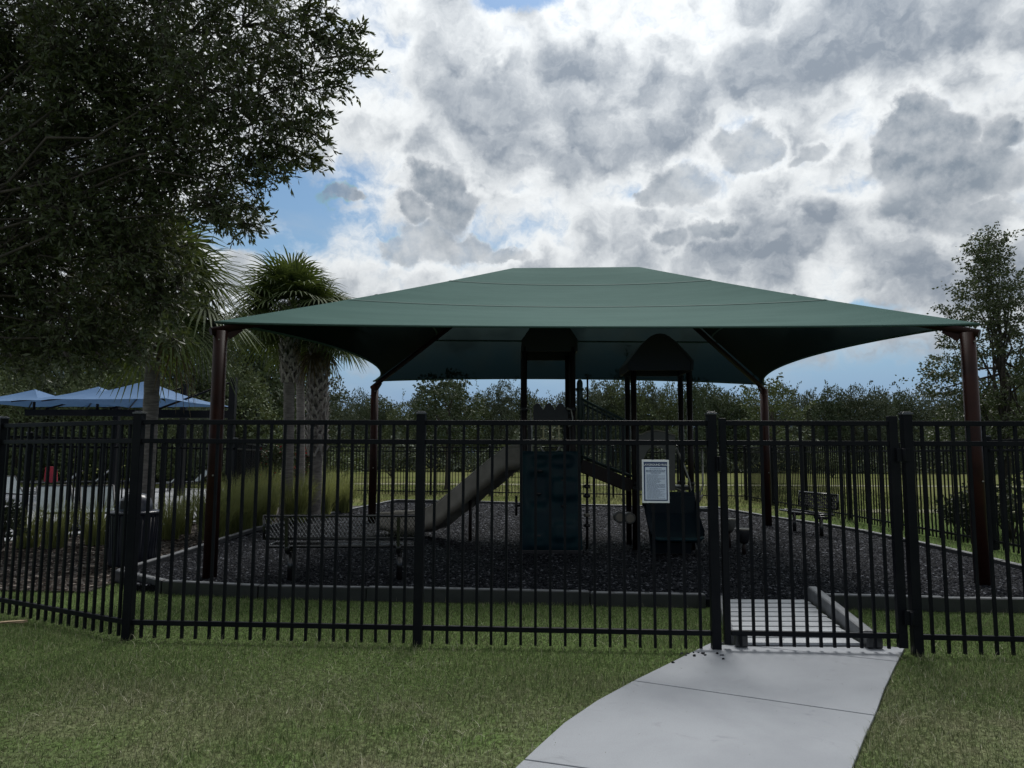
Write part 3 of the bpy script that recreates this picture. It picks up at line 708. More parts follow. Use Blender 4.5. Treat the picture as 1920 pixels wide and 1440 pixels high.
# climbing wall: a moulded slab leaning out a little at its foot
cw = MB()
x0, x1 = P(979, 900, 11.10).x, P(1089, 900, 11.10).x
yb_, yt_ = 10.92, 11.12; zt = P(1030, 846, 11.10).z
def wallpt(x, z, o=0.0):
    q = (z-.11)/(zt-.11); return V(x, yb_+(yt_-yb_)*q-o, z)
NX, NZ = 22, 40; vs = []
def relief(u, v):
    r = 0.0
    for (cu, cv, ru, rv, a) in ((.70, .20, .19, .085, .03), (.28, .30, .17, .15, .022), (.70, .62, .24, .10, .032), (.28, .62, .18, .15, -.03), (.30, .90, .12, .05, -.03), (.68, .90, .18, .055, -.035), (.25, .10, .16, .06, .02)):
        dd = ((u-cu)/ru)**4+((v-cv)/rv)**4
        r += 1.7*a/(1+dd**3)
    return r
for j in range(NZ+1):
    for i in range(NX+1):
        u, v = i/NX, j/NZ; edge = min(u, 1-u, v, 1-v); vs.append(wallpt(x0+(x1-x0)*u, .11+(zt-.11)*v, .03*min(1, edge*25)+relief(u, v)))
cw.add(vs, [(j*(NX+1)+i, j*(NX+1)+i+1, (j+1)*(NX+1)+i+1, (j+1)*(NX+1)+i) for j in range(NZ) for i in range(NX)], True)
rim = [wallpt(x0+(x1-x0)*i/NX, .11) for i in range(NX+1)]
cw.bar(wallpt(x0+.02, .11, -.03), wallpt(x0+.02, zt, -.03), .04, .06, (0, 1, 0)); cw.bar(wallpt(x1-.02, .11, -.03), wallpt(x1-.02, zt, -.03), .04, .06, (0, 1, 0))
cwo = cw.build('climbing_wall', 'navy', ps_)
for u, v in ((.28, .155), (.70, .45), (.28, .57), (.68, .70), (.30, .80)):
    hh_ = MB(); hh_.sphere(wallpt(x0+(x1-x0)*u, .11+(zt-.11)*v, .055), .035, 10, 7, (1.2, .8, .7)); hh_.build('hand_hold', 'black', cwo)
MB().box(((x0+x1)/2, 10.96, .10), (x1-x0+.02, .12, .07)).build('wall_foot', 'black', ps_, bevel=.01)
# scalloped panel and activity panel over the wall
Yp = 11.26
sc = [zx(1000, 792, Yp)] + [zx(1000+65*i/48, 770-14*abs(math.sin(math.pi*(i/48*3+.15)))**.8, Yp) for i in range(49)] + [zx(1066, 792, Yp)]
MB().prism(sc, 'y', Yp, Yp+.04).build('scalloped_panel', 'black', ps_)
fr = MB(); z0_, z1_ = P(1000, 858, Yp).z, P(1000, 790, Yp).z; xa, xb = P(996, 820, Yp).x, P(1068, 820, Yp).x
fr.box((xa-.03, Yp, (z0_+z1_)/2), (.06, .035, z1_-z0_)); fr.box((xb+.03, Yp, (z0_+z1_)/2), (.06, .035, z1_-z0_)); fr.box(((xa+xb)/2, Yp, z1_-.01), (xb-xa, .035, .05)); fr.box(((xa+xb)/2, Yp, z0_), (xb-xa, .035, .05))
fr.build('activity_frame', 'black', ps_)
for x in (1019, 1034, 1048):
    sp = MB(); p, q = P(x, 793, Yp), P(x, 832, Yp); sp.tube([p, q], .014, 8)
    for yy in (803, 822):
        c = P(x, yy, Yp); sp.bar(c+V(-.045, 0, 0), c+V(.045, 0, 0), .018, .018); sp.sphere(c, .022, 8, 6)
    sp.build('spinner', 'yellow', ps_)
c = P(1031, 832, Yp); ar = MB(); ar.tube([c+V(.16*math.cos(th), -.02, .16*math.sin(th)) for th in [math.pi*(1.05+.9*i/14) for i in range(15)]], .014, 8); ar.build('steering_ring', 'steel', ps_)
# hand loops beside the tower
for x, y0_, y1_ in ((990, 765, 860), (1066, 765, 800)):
    hl = MB(); p, q = P(x, y0_, 11.16), P(x+3, y1_, 11.16); hl.tube([p+V(-.03, 0, 0), p+V(.04, 0, -.03), (p+q)/2+V(.05, 0, 0), q+V(.04, 0, .03), q+V(-.03, 0, 0)], .013, 8); hl.build('grab_bar', 'steel', ps_)
# newel, fireman's pole and bridge
nx = P(1087, 720, 11.40).x
m_ = MB(); zt_ = P(1087, 714, 11.40).z; m_.tube([(nx, 11.40, 1.3), (nx, 11.40, zt_-.04), (nx, 11.40, zt_), (nx, 11.40, zt_+.03)], [.05, .05, .04, .012], 14); m_.tube([(nx, 11.40, zt_-.16), (nx, 11.40, zt_-.12)], .066, 12); m_.build('newel_post', 'green', ps_)
px_ = P(1102, 800, 11.80).x; MB().tube([(px_, 11.80, 1.2), (px_, 11.80, P(1102, 706, 11.80).z)], .016, 8).build('sliding_pole', 'play_post', ps_)
for yy in (11.36, 11.92):
    A0, A1 = P(1090, 872, yy), P(1186, 912, yy); A0.x, A1.x = 1.09, 1.92; A0.z, A1.z = P(1090, 872, 11.40).z, P(1186, 912, 11.40).z
    MB().bar(A0, A1, .05, .20).build('bridge_beam', 'play_post', ps_, bevel=.008)
    B0, B1 = V(1.11, yy, P(1090, 748, 11.40).z), V(1.92, yy, P(1183, 795, 11.40).z)
    br = MB(); br.tube([B0, B1], .022, 8)
    L0, L1 = A0+V(0, 0, .16), A1+V(0, 0, .16); br.tube([L0, L1], .018, 8)
    for i in range(11):
        q = (i+.5)/11; br.tube([B0.lerp(B1, q), L0.lerp(L1, q)], .011, 6, False)
    br.build('bridge_barrier', 'green', ps_)
for i in range(7):
    q = (i+.5)/7; zz = P(1090, 860, 11.40).z*(1-q)+P(1186, 903, 11.40).z*q
    MB().box((1.09+.83*q, 11.64, zz-.03), (.10, .52, .03)).build('bridge_step', 'play_post', ps_)
# climbing stem with discs
st = MB(); x = P(1100, 900, 11.50).x; st.tube([(x, 11.50, 0), (x+.01, 11.50, 1.3)], .022, 10)
sto = st.build('climbing_stem', 'black', ps_)
for yy in (912, 930, 966, 985):
    z = P(1100, yy, 11.50).z; MB().lathe([(0, z-.035), (.05, z-.02), (.06, z), (.04, z+.03), (0, z+.035)], (x, 11.50, 0), 14).build('foot_disc', 'tan' if yy in (966,) else 'black', sto)
for (xx, yy) in ((1161, 969), (1180, 971)):
    c = P(xx, yy, 11.25); dr_ = MB(); r_ = .088
    dr_.tube([c+V(0, -.10, 0), c+V(0, -.09, 0), c+V(0, .09, 0), c+V(0, .10, 0)], [r_*.86, r_, r_, r_*.86], 20)
    dro = dr_.build('drum', 'greypanel', ps_); ri = MB(); ri.tube([c+V(0, -.105, 0), c+V(0, -.095, 0)], r_*.7, 18); ri.build('drum_head', 'tan', dro)
# arched grey panel on the lower tower with an arched opening
Yq = 11.12
out_l = [zx(1194, 920, Yq), zx(1194, 816, Yq), zx(1204, 814, Yq), zx(1214, 809, Yq), zx(1229, 807, Yq), zx(1244, 809, Yq), zx(1256, 814, Yq), zx(1266, 816, Yq), zx(1266, 920, Yq)]
def arch(cx, cyb, rx, top, n=10): return [zx(cx-rx*math.cos(math.pi*i/n), cyb-top*math.sin(math.pi*i/n), Yq) for i in range(n+1)]
hole = arch(1230, 872, 24, 36)
m_ = MB()
mid = len(hole)//2
left = [out_l[0]] + out_l[1:5] + hole[:mid+1][::-1] + [zx(1206, 896, Yq), zx(1206, 920, Yq)]
right = [out_l[8], zx(1254, 920, Yq), zx(1254, 896, Yq)] + hole[mid:][::-1] + out_l[4:8]
m_.prism(left, 'y', Yq, Yq+.03); m_.prism(right, 'y', Yq+.0, Yq+.03); m_.prism([zx(1206, 920, Yq), zx(1206, 890, Yq), zx(1254, 890, Yq), zx(1254, 920, Yq)], 'y', Yq+.004, Yq+.034)
pnl = m_.build('arched_panel', 'greypanel', ps_)
m_ = MB(); m_.tube([P(x_, y_, Yq-.01) for x_, y_ in ((1194, 816), (1204, 814), (1214, 809), (1229, 807), (1244, 809), (1256, 814), (1266, 816))], .010, 6); m_.build('panel_trim', 'tan', pnl)
# navy scoop below it
sc = MB(); prof = []
A_, B_ = P(1203, 925, 11.05), P(1300, 925, 11.05)
for i in range(13):
    q = i/12; prof.append((11.05-.62*q**1.3, 1.0-.62*q+.10*max(0, q-.7)*3*(q-.7)))
ver = []
for (yy, zz) in prof:
    for xx, dz in ((A_.x, .12), (A_.x+.06, .02), (A_.x+.12, 0), (B_.x-.12, 0), (B_.x-.06, .02), (B_.x, .12)): ver.append((xx, yy, zz+dz-.05))
k = 6
sc.add(ver, [(i*k+j, i*k+j+1, (i+1)*k+j+1, (i+1)*k+j) for i in range(12) for j in range(k-1)], True)
ver2 = [(a_, b_, c_-.05) for a_, b_, c_ in ver]
sc.add(ver2, [(i*k+j, (i+1)*k+j, (i+1)*k+j+1, i*k+j+1) for i in range(12) for j in range(k-1)], True)
sc.box(((A_.x+B_.x)/2, 11.00, .90), (B_.x-A_.x, .04, .22))
sco = sc.build('scoop_slide', 'dark_navy', ps_)
lip = MB(); yy, zz = prof[-1]; lip.tube([(A_.x+.03, yy, zz-.02), (A_.x+.12, yy-.03, zz-.05), (B_.x-.12, yy-.03, zz-.05), (B_.x-.03, yy, zz-.02)], .028, 8); lip.build('slide_lip', 'navy', sco)
sk = MB(); sk.prism([(A_.x+.10, .10), (A_.x+.02, .95), (B_.x-.02, .95), (B_.x-.10, .10)], 'y', 10.86, 10.90); sk.build('slide_skirt', 'dark_navy', ps_)
# bent rails and bowl right of the lower tower
for k_, pts_ in enumerate([((1268, 840), (1278, 862), (1292, 900), (1296, 925), (1312, 926), (1318, 910), (1316, 842)), ((1264, 915), (1285, 922), (1290, 935), (1288, 955), (1296, 972), (1322, 974)), ((1279, 862), (1288, 896)), ((1304, 846), (1308, 915))]):
    MB().tube([P(a_, b_, 11.25+.08*k_) for a_, b_ in pts_], .016, 8).build('bent_rail', 'steel' if k_ < 2 else 'play_post', ps_)
c = P(1304, 934, 11.40); MB().lathe([(.0, -.09), (.06, -.075), (.10, .0), (.115, .05), (.10, .05), (.09, .0), (0, -.06)], c, 18).build('bowl', 'tan', ps_)
MB().box(P(1316, 955, 11.50), (.16, .3, .05)).build('step_plate', 'black', ps_, bevel=.01)
# slide
sl_path = [P(982, 838, 11.70), P(948, 841, 11.80), P(897, 880, 12.05), P(850, 919, 12.30), P(812, 948, 12.50), P(778, 960, 12.70), P(742, 963, 12.95), P(707, 964, 13.20)]
def cr(pts, n):
    out = []
    for i in range(len(pts)-1):
        p0, p1, p2, p3 = pts[max(i-1, 0)], pts[i], pts[i+1], pts[min(i+2, len(pts)-1)]
        for j in range(n):
            t_ = j/n; out.append(.5*((2*p1)+(p2-p0)*t_+(2*p0-5*p1+4*p2-p3)*t_**2+(3*p1-p0-3*p2+p3)*t_**3))
    return out+[pts[-1]]
cl_ = cr(sl_path, 8); ver = []; W_ = .50
for i, p in enumerate(cl_):
    dd = (cl_[min(i+1, len(cl_)-1)]-cl_[max(i-1, 0)]); dd.z = 0; dd.normalize(); sd = V(-dd.y, dd.x, 0)
    if sd.y < 0: sd = -sd          # sd points to the far wall; the path is the rim of the near one
    q = i/(len(cl_)-1); wall = .17-.05*max(0, (q-.8)*5); skirt = (.37-.10*max(0, (q-.78)*4.5))+.022*abs(math.sin(q*20))
    for a_, z_ in ((.03, -skirt), (-.01, -skirt*.62), (.015, -skirt*.55), (-.015, -.03), (.0, 0), (.05, 0), (.08, -wall), (W_*.5, -wall-.02), (W_-.08, -wall), (W_-.05, 0), (W_, 0), (W_+.01, -skirt*.5), (W_-.03, -skirt), (W_*.5, -skirt*.8)):
        ver.append(p+sd*a_+V(0, 0, z_))
k = 14; sd_ = MB()
sd_.add(ver, [(i*k+j, (i+1)*k+j, (i+1)*k+(j+1) % k, i*k+(j+1) % k) for i in range(len(cl_)-1) for j in range(k)], True)
slo = sd_.build('slide', 'tan', ps_)
rl = MB()
for s_ in (4, 9):
    rl.tube([(Vector(ver[i*k+s_])+Vector(ver[i*k+s_+1]))/2+V(0, 0, .008) for i in range(len(cl_))], .026, 8)
e = len(cl_)-1; rl.tube([Vector(ver[e*k+5]), Vector(ver[e*k+6])+V(-.05, 0, 0), Vector(ver[e*k+8])+V(-.05, 0, 0), Vector(ver[e*k+9])], .024, 8)
rl.build('slide_rim', 'tan', slo)
for x_, y_ in ((882, 945), (895, 945)):
    p = P(x_, y_, 12.45); MB().tube([(p.x, p.y, 0), (p.x, p.y, p.z+.22)], .03, 10).build('slide_leg', 'play_post', ps_)
wh = MB(); c = P(968, 948, 11.40); wh.tube([c+V(-.02, 0, 0), c+V(.02, 0, 0)], .16, 18); wh.tube([c+V(-.03, 0, 0), c+V(.16, 0, 0)], .02, 8); wh.build('spin_wheel', 'black', ps_)
MB().tube([P(968, 948, 11.40)+V(.14, 0, 0), V(t1['xl'], 11.45, P(968, 948, 11.40).z)], .02, 8).build('wheel_axle', 'black', ps_)
# two funnel stools
for k_, (xx, yt, yb2, Y, lab) in enumerate(((1366, 974, 1000, 11.7, 'taller grey funnel stool on a stem right of the tower'), (1394, 993, 1018, 10.9, 'lower black funnel stool on a stem right of the tower'))):
    c = P(xx, yt, Y); t = thing('funnel_stool', lab, 'play stool', (c.x, c.y, MULCH_Z), 'funnel stools in the mulch')
    r_ = 15/1331*Y
    MB().lathe([(0, c.z-.20), (r_*.42, c.z-.20), (r_*.6, c.z-.16), (r_, c.z-.015), (r_*.96, c.z), (0, c.z)], (c.x, c.y, 0), 18).build('seat', 'black' if k_ else 'greypanel', t)
    MB().tube([(c.x, c.y, .05), (c.x, c.y, c.z-.18)], .03, 10).build('stem', 'play_post', t)
    MB().lathe([(r_*.98, c.z+.0), (r_*1.03, c.z+.008), (r_*.98, c.z+.016), (r_*.5, c.z+.012), (0, c.z+.01)], (c.x, c.y, 0), 18).build('rim', 'tan', t)
# ------------------------------------------------------------------ benches
def mesh_panel(o, ex, ez, W, H, cell, bar, th):
    """diamond lattice inside a frame; o: centre, ex/ez: unit axes"""
    mb = MB(); nrm = ex.cross(ez)
    n = int((W+H*1.6)/cell)+1
    for sgn in (1, -1):
        for i in range(n+1):
            c0 = -W/2-H*.8+i*cell
            # line x = c0 + s*(z+H/2)*.62 , clipped
            pts_ = []
            z0, z1 = -H/2, H/2
            f = lambda z: c0+H*.8*(0 if sgn > 0 else 1)+sgn*(z+H/2)*.62
            a0, a1 = f(z0), f(z1)
            lo, hi_ = 0.0, 1.0
            for lim, sg_ in ((-W/2, 1), (W/2, -1)):
                da, db = (a0-lim)*sg_, (a1-lim)*sg_
                if da < 0 and db < 0: lo = 2; break
                if da < 0: lo = max(lo, da/(da-db))
                elif db < 0: hi_ = min(hi_, da/(da-db))
            if lo >= hi_: continue
            p = o+ex*(a0+(a1-a0)*lo)+ez*(z0+(z1-z0)*lo); q = o+ex*(a0+(a1-a0)*hi_)+ez*(z0+(z1-z0)*hi_)
            mb.bar(p+nrm*sgn*.001, q+nrm*sgn*.001, th, bar, ez.cross(q-p) if False else nrm)
    return mb
def frame_rect(o, ex, ez, W, H, r):
    mb = MB(); c = [o+ex*W/2+ez*H/2, o-ex*W/2+ez*H/2, o-ex*W/2-ez*H/2, o+ex*W/2-ez*H/2]
    for i in range(4): mb.tube([c[i], c[(i+1) % 4]], r, 8)
    for p in c: mb.sphere(p, r, 8, 6)
    return mb
def bench(label, base, ang, length, cell):
    t = thing('park_bench', label, 'bench', (0, 0, 0)); t.name = 'park_bench'
    LOC[t.name] = Vector((0, 0, 0))
    X, Y_, Z = V(1, 0, 0), V(0, 1, 0), V(0, 0, 1)
    # local: seat along x, sitter faces +y, backrest at -y
    bz = (V(0, -.10, .995)).normalized()
    bo = V(0, -.20, .64)
    bf = frame_rect(bo, X, bz, length, .26, .016).build('backrest', 'bench', t)
    mesh_panel(bo, X, bz, length, .26, cell, .013, .004).build('backrest_mesh', 'bench', bf)
    so_ = V(0, .06, .41); sf = frame_rect(so_, X, V(0, 1, 0), length-.03, .36, .018).build('seat', 'bench', t)
    mesh_panel(so_, X, V(0, 1, 0), length-.03, .36, cell, .016, .004).build('seat_mesh', 'bench', sf)
    for s_ in (-1, 1):
        x = s_*length*.355
        ar = MB(); ar.bar(V(x, -.225, .76), V(x, -.185, .42), .065, .035, (1, 0, 0)); ar.tube([V(x, -.185, .44), V(x, -.16, .36), V(x, -.08, .335), V(x, .16, .365)], .03, 8); ar.build('back_support', 'bench', t)
        lg = MB(); lg.tube([V(x, .03, -.05), V(x, .03, .36)], .036, 12); lg.build('leg', 'bench', t)
    t.location = base; t.rotation_euler = (0, 0, ang)
    return t
bench('long black mesh bench seen from behind, in front of the slide', (-1.97, 8.58, MULCH_Z), R(4), 1.80, .042)
bench('black mesh bench facing left beside the right fence', (5.70, 13.80, MULCH_Z), R(99), 1.28, .05)
# ------------------------------------------------------------------ trash can
tc = thing('trash_can', 'dark domed trash can standing behind the fence corner post', 'trash can', (-5.24, 10.02, 0))
c0 = V(-5.24, 10.02, 0)
b_ = MB(); b_.lathe([(.0, .03), (.285, .03), (.295, .06), (.325, .735), (.30, .735), (.28, .1), (0, .08)], c0, 36)
for i in range(36):
    a_ = 2*math.pi*i/36; b_.bar(c0+V(.297*math.cos(a_), .297*math.sin(a_), .07), c0+V(.329*math.cos(a_), .329*math.sin(a_), .715), .035, .008, (math.cos(a_), math.sin(a_), 0))
b_.build('bin_body', 'bin', tc)
MB().lathe([(.30, .735), (.345, .735), (.35, .75), (.345, .765), (.24, .775), (.22, .77)], c0, 36).build('rim', 'bin_lid', tc)
b_ = MB(); b_.lathe([(.225, .77), (.222, .84), (.19, .93), (.13, .99), (.05, 1.015), (0, 1.02)], c0, 28); lid = b_.build('lid', 'bin_lid', tc)
b_ = MB(); b_.box(c0+V(.0, -.195, .86), (.20, .05, .12)); b_.build('flap', 'black', lid, bevel=.01)
# ------------------------------------------------------------------ pool umbrellas and loungers
def umbrella(label, apex, eave_dz, half, post, Y):
    t = thing('cantilever_umbrella', label, 'umbrella', (post.x, post.y, 0), 'blue umbrellas by the pool')
    c = V(apex.x, apex.y, apex.z-eave_dz); cs = [c+V(half*math.cos(a_+R(38)), half*math.sin(a_+R(38)), 0) for a_ in (0, math.pi/2, math.pi, 1.5*math.pi)]
    m_ = MB(); N = 10
    for i in range(4):
        A, B = cs[i], cs[(i+1) % 4]; row = []
        for j in range(7):
            for k_ in range(N+1):
                u = k_/N; e = A.lerp(B, u); e = e.lerp(V(c.x, c.y, e.z), .12*4*u*(1-u)); p = e.lerp(apex, j/6); p.z -= .10*math.sin(math.pi*j/6); row.append(p)
        m_.add(row, [(j*(N+1)+k_, j*(N+1)+k_+1, (j+1)*(N+1)+k_+1, (j+1)*(N+1)+k_) for j in range(6) for k_ in range(N)], True)
    cv = m_.build('canopy', 'blue', t)
    rb = MB()
    for p in cs: rb.tube([p-V(0, 0, .06), p.lerp(apex, .5)-V(0, 0, .17), apex-V(0, 0, .16)], .022, 6)
    rb.build('rib', 'dark_steel', t)
    MB().tube([apex-V(0, 0, .05), V(apex.x, apex.y, c.z-.40)], .05, 8).build('hub', 'dark_steel', t)
    bz = c.z-.34
    MB().box((post.x, post.y, post.z/2), (.20, .20, post.z)).build('post', 'dark_steel', t, bevel=.01)
    MB().bar(V(post.x, post.y, bz), V(apex.x-.3, apex.y, bz), .16, .24).build('arm', 'dark_steel', t)
    MB().tube([V(post.x, post.y, post.z-.12), V(apex.x+(post.x-apex.x)*.15, apex.y, bz+.15)], .035, 8).build('tie_rod', 'dark_steel', t)
    return t
umbrella('nearest blue umbrella, behind the palm trunk, with its post by the canopy post', P(274, 714, 22.5), .72, 2.75, P(438, 708, 22.5), 22.5)
umbrella('middle blue umbrella of the three by the pool', P(185, 725, 26), .62, 2.6, P(347, 720, 26), 26)
umbrella('leftmost blue umbrella of the three by the pool', P(66, 730, 28), .58, 2.6, P(222, 727, 28), 28)
def lounger():
    t = thing('sun_lounger', '', 'sun lounger', (0, 0, 0))
    f = MB()
    for s_ in (-.32, .32):
        f.tube([(s_, -1.0, .33), (s_, .35, .33), (s_, .85, .80)], .022, 8)
    f.tube([(-.32, -1.0, .33), (.32, -1.0, .33)], .022, 8); f.tube([(-.32, .85, .80), (.32, .85, .80)], .022, 8); f.build('frame', 'black', t)
    s_ = MB(); s_.add([(-.30, -.98, .335), (.30, -.98, .335), (.30, .34, .335), (-.30, .34, .335), (.30, .84, .80), (-.30, .84, .80), (-.30, -.98, .315), (.30, -.98, .315), (.30, .34, .315), (-.30, .34, .315), (.30, .84, .78), (-.30, .84, .78)],
        [(0, 1, 2, 3), (3, 2, 4, 5), (7, 6, 9, 8), (8, 9, 11, 10)]); s_.build('sling', 'sling', t)
    for x_, y_ in ((-.32, -.8), (.32, -.8), (-.32, .3), (.32, .3)): MB().tube([(x_, y_, 0), (x_, y_, .33)], .02, 8).build('leg', 'black', t)
    return t
L0 = lounger()
spots = [(108, 985, 40, 'grey sling lounger nearest the pool fence at the left edge'), (185, 985, 35, 'grey sling lounger beside the trash can on the pool deck'), (60, 918, -60, 'pale lounger on the far pool deck at the left edge'), (105, 920, -50, 'far lounger carrying a red towel'),
         (160, 918, -55, 'far pale lounger right of the red towel'), (222, 917, -50, 'far lounger left of the palm trunk'), (300, 922, -60, 'far lounger right of the palm trunk'), (352, 918, -45, 'far pale lounger with raised back left of the brown canopy post'), (30, 945, 60, 'low lounger at the left edge of the pool deck')]
for i, (px, py, an, lab) in enumerate(spots):
    p = G(px, py, .03); o = L0 if i == 0 else copy_thing(L0, (0, 0, 0))
    o.location = (p.x, p.y, .03); o.rotation_euler = (0, 0, R(an)); o['label'] = lab; o['group'] = 'sun loungers on the pool deck'
p = G(105, 920, .03)
m_ = MB(); 
tw = MB(); tw.prism([(p.x-.25, .42), (p.x-.22, .98), (p.x-.1, 1.02), (p.x+.22, .98), (p.x+.28, .42), (p.x, .36)], 'y', p.y-.42, p.y-.37); tag(tw.build('towel', 'red_towel'), 'red towel hanging over a far lounger by the pool', 'towel')
# ------------------------------------------------------------------ foliage tools
def quads_from(c, ax, sd, ln, wd, bend=None):
    """leaf rhombs: centre base c, unit axis ax, unit side sd, length ln, width wd"""
    n = len(c); v = np.empty((n, 4, 3), np.float32)
    v[:, 0] = c; v[:, 1] = c+ax*(ln*.5)[:, None]+sd*(wd*.5)[:, None]; v[:, 2] = c+ax*ln[:, None]; v[:, 3] = c+ax*(ln*.5)[:, None]-sd*(wd*.5)[:, None]
    if bend is not None: v[:, 2, 2] -= bend
    return v.reshape(-1, 3), np.arange(n*4).reshape(n, 4)
def unit(a): return a/np.maximum(np.linalg.norm(a, axis=1, keepdims=True), 1e-6)
def rand_side(ax):
    r_ = rng.normal(size=ax.shape); return unit(np.cross(ax, r_))
def twig_leaves(starts, dirs, L, per, ln, wd, spread=.9, grav=.15):
    """leaves along twigs; returns leaf base points, axes"""
    n = len(starts); t_ = rng.uniform(.1, 1.0, (n, per)); 
    base = starts[:, None]+dirs[:, None]*(t_*L[:, None])[:, :, None]
    base[:, :, 2] -= grav*(t_**2)*L[:, None]
    a = dirs[:, None]+rng.normal(0, spread, (n, per, 3)); a[:, :, 2] -= .15
    base = base.reshape(-1, 3); a = unit(a.reshape(-1, 3)); N = len(base)
    return quads_from(base, a, rand_side(a), rng.uniform(*ln, N), rng.uniform(*wd, N))
def twig_mesh(starts, dirs, L, grav, r=.004):
    mb_v = []; mb_f = []; n = len(starts)
    sd = rand_side(dirs); sd2 = unit(np.cross(dirs, sd)); ts = (0, .5, 1.0); v = np.empty((n, 9, 3), np.float32)
    for k_, t_ in enumerate(ts):
        c = starts+dirs*(t_*L)[:, None]; c[:, 2] -= grav*t_*t_*L; rr_ = r*(1-.75*t_)
        for j in range(3):
            th = 2*math.pi*j/3; v[:, k_*3+j] = c+(sd*math.cos(th)+sd2*math.sin(th))*rr_
    i = np.arange(n)[:, None, None]*9
    q = np.array([[0, 1, 4, 3], [1, 2, 5, 4], [2, 0, 3, 5], [3, 4, 7, 6], [4, 5, 8, 7], [5, 3, 6, 8]])
    return v.reshape(-1, 3), (i+q[None]).reshape(-1, 4)
def limb(mb, a, b, r0, r1, wob=.1, n=6, sag=0.0):
    a, b = Vector(a), Vector(b); L = (b-a).length; pts_ = []
    for i in range(n+1):
        q = i/n; p = a.lerp(b, q); w = wob*L*math.sin(math.pi*q)
        p += V(rr.uniform(-1, 1), rr.uniform(-1, 1), rr.uniform(-.5, 1))*w*.5; p.z += sag*L*math.sin(math.pi*q); pts_.append(p)
    mb.tube(pts_, [r0+(r1-r0)*i/n for i in range(n+1)], 7); return pts_
# ------------------------------------------------------------------ big oak on the left
oak = thing('oak_tree', 'large dark leaved oak overhanging the left corner of the lawn', 'tree', (-6.6, 5.6, 0))
tk = MB(); rr = random.Random(11)
tk.tube([(-6.6, 5.6, -.1), (-6.58, 5.62, .4), (-6.5, 5.7, 1.4), (-6.4, 5.8, 2.3)], [.30, .22, .18, .17], 14)
fork = V(-6.4, 5.8, 2.25)
blobs = [(40, 40, 120, 6.5), (150, 60, 110, 6.0), (260, 50, 110, 6.8), (370, 60, 105, 6.2), (470, 50, 100, 6.6), (555, 70, 80, 6.2), (60, 170, 120, 6.9), (170, 170, 110, 6.2), (290, 170, 110, 6.6), (400, 165, 105, 6.0), (500, 150, 95, 6.4),
         (580, 150, 62, 6.3), (50, 290, 120, 6.3), (160, 290, 115, 6.8), (280, 280, 100, 6.3), (385, 255, 80, 6.5), (480, 235, 80, 6.2), (555, 235, 55, 6.4), (440, 315, 62, 6.4), (505, 300, 45, 6.3), (40, 400, 110, 6.8), (140, 400, 95, 6.2), (250, 385, 90, 6.6), (345, 355, 75, 6.4), (415, 385, 52, 6.3),
         (30, 500, 100, 6.4), (130, 500, 95, 7.0), (230, 480, 85, 6.4), (310, 470, 60, 6.8), (30, 600, 90, 6.8), (130, 600, 85, 6.5), (225, 580, 75, 6.9), (300, 560, 60, 6.6), (345, 520, 45, 6.7), (60, 660, 48, 6.6), (160, 655, 48, 6.8), (250, 640, 42, 6.6),
         (-90, 100, 150, 6.4), (-90, 300, 150, 6.7), (-90, 500, 130, 6.5), (90, -110, 140, 6.5), (300, -110, 140, 6.4), (480, -80, 110, 6.4)]
st_, di_, Ln_ = [], [], []
for (bx, by, br_, Y) in blobs:
    if bx > 330: bx -= 14
    c = P(bx, by, Y); rad = br_/1331*Y*.98
    mid_ = fork.lerp(c, .5)+V(0, 0, .25)
    pts_ = limb(tk, fork, c, .018, .007, .10, 8, .05)
    nt_ = int((420 if bx < 330 else 230)*(br_/100)**2)
    d_ = unit(rng.normal(size=(nt_, 3))); rr_ = rng.uniform(.15, 1.0, nt_)**.5
    s_ = np.array(c)+d_*(rad*rr_)[:, None]*np.array([1, .9, .95])
    dd = unit(d_*.8+rng.normal(0, .6, (nt_, 3))+np.array([.35, 0, -.05]))
    st_.append(s_-dd*.13); di_.append(dd); Ln_.append(rng.uniform(.16, .32, nt_))
    for k_ in range(5):
        limb(tk, c, Vector(s_[k_*3]), .012, .004, .1, 4)
# ragged outer sprays
sprays = [((585, 140), (706, 130)), ((585, 80), (688, 58)), ((570, 60), (668, 92)), ((580, 170), (655, 160)), ((560, 210), (632, 215)), ((540, 240), (622, 262)), ((520, 270), (606, 300)), ((470, 310), (548, 330)), ((440, 330), (508, 360)), ((400, 370), (500, 398)), ((390, 390), (498, 430)),
          ((360, 380), (440, 425)), ((560, 20), (600, 4)), ((560, 30), (640, 30)), ((480, 290), (600, 315)), ((300, 600), (345, 640)), ((330, 540), (385, 560)), ((240, 640), (285, 680)), ((120, 660), (150, 700)), ((20, 665), (60, 700)), ((600, 110), (700, 105)), ((180, 660), (215, 695))]
for (p0, p1) in sprays:
    Y = rr.uniform(6.1, 6.5); p1 = (p1[0]-14, p1[1]-4); a_, b_ = P(*p0, Y), P(*p1, Y+rr.uniform(-.2, .2)); pl_ = limb(tk, a_, b_, .012, .003, .06, 6)
    L = (b_-a_).length; nt_ = int(44*L/.5); q = rng.uniform(0, 1, nt_)
    ctr = np.array(a_)[None]+(np.array(b_-a_))[None]*q[:, None]+rng.normal(0, .035, (nt_, 3))
    dv = unit(np.repeat(np.array((b_-a_).normalized())[None], nt_, 0)+rng.normal(0, .55, (nt_, 3)))
    st_.append(ctr); di_.append(dv); Ln_.append(rng.uniform(.08, .17, nt_))
st_, di_, Ln_ = np.concatenate(st_), np.concatenate(di_), np.concatenate(Ln_)
tk.build('trunk', 'bark', oak)
v1, q1 = twig_leaves(st_, di_, Ln_, 7, (.050, .092), (.016, .027), .75, .15)
npmesh('crown', v1, q1, 'oakleaf', oak)
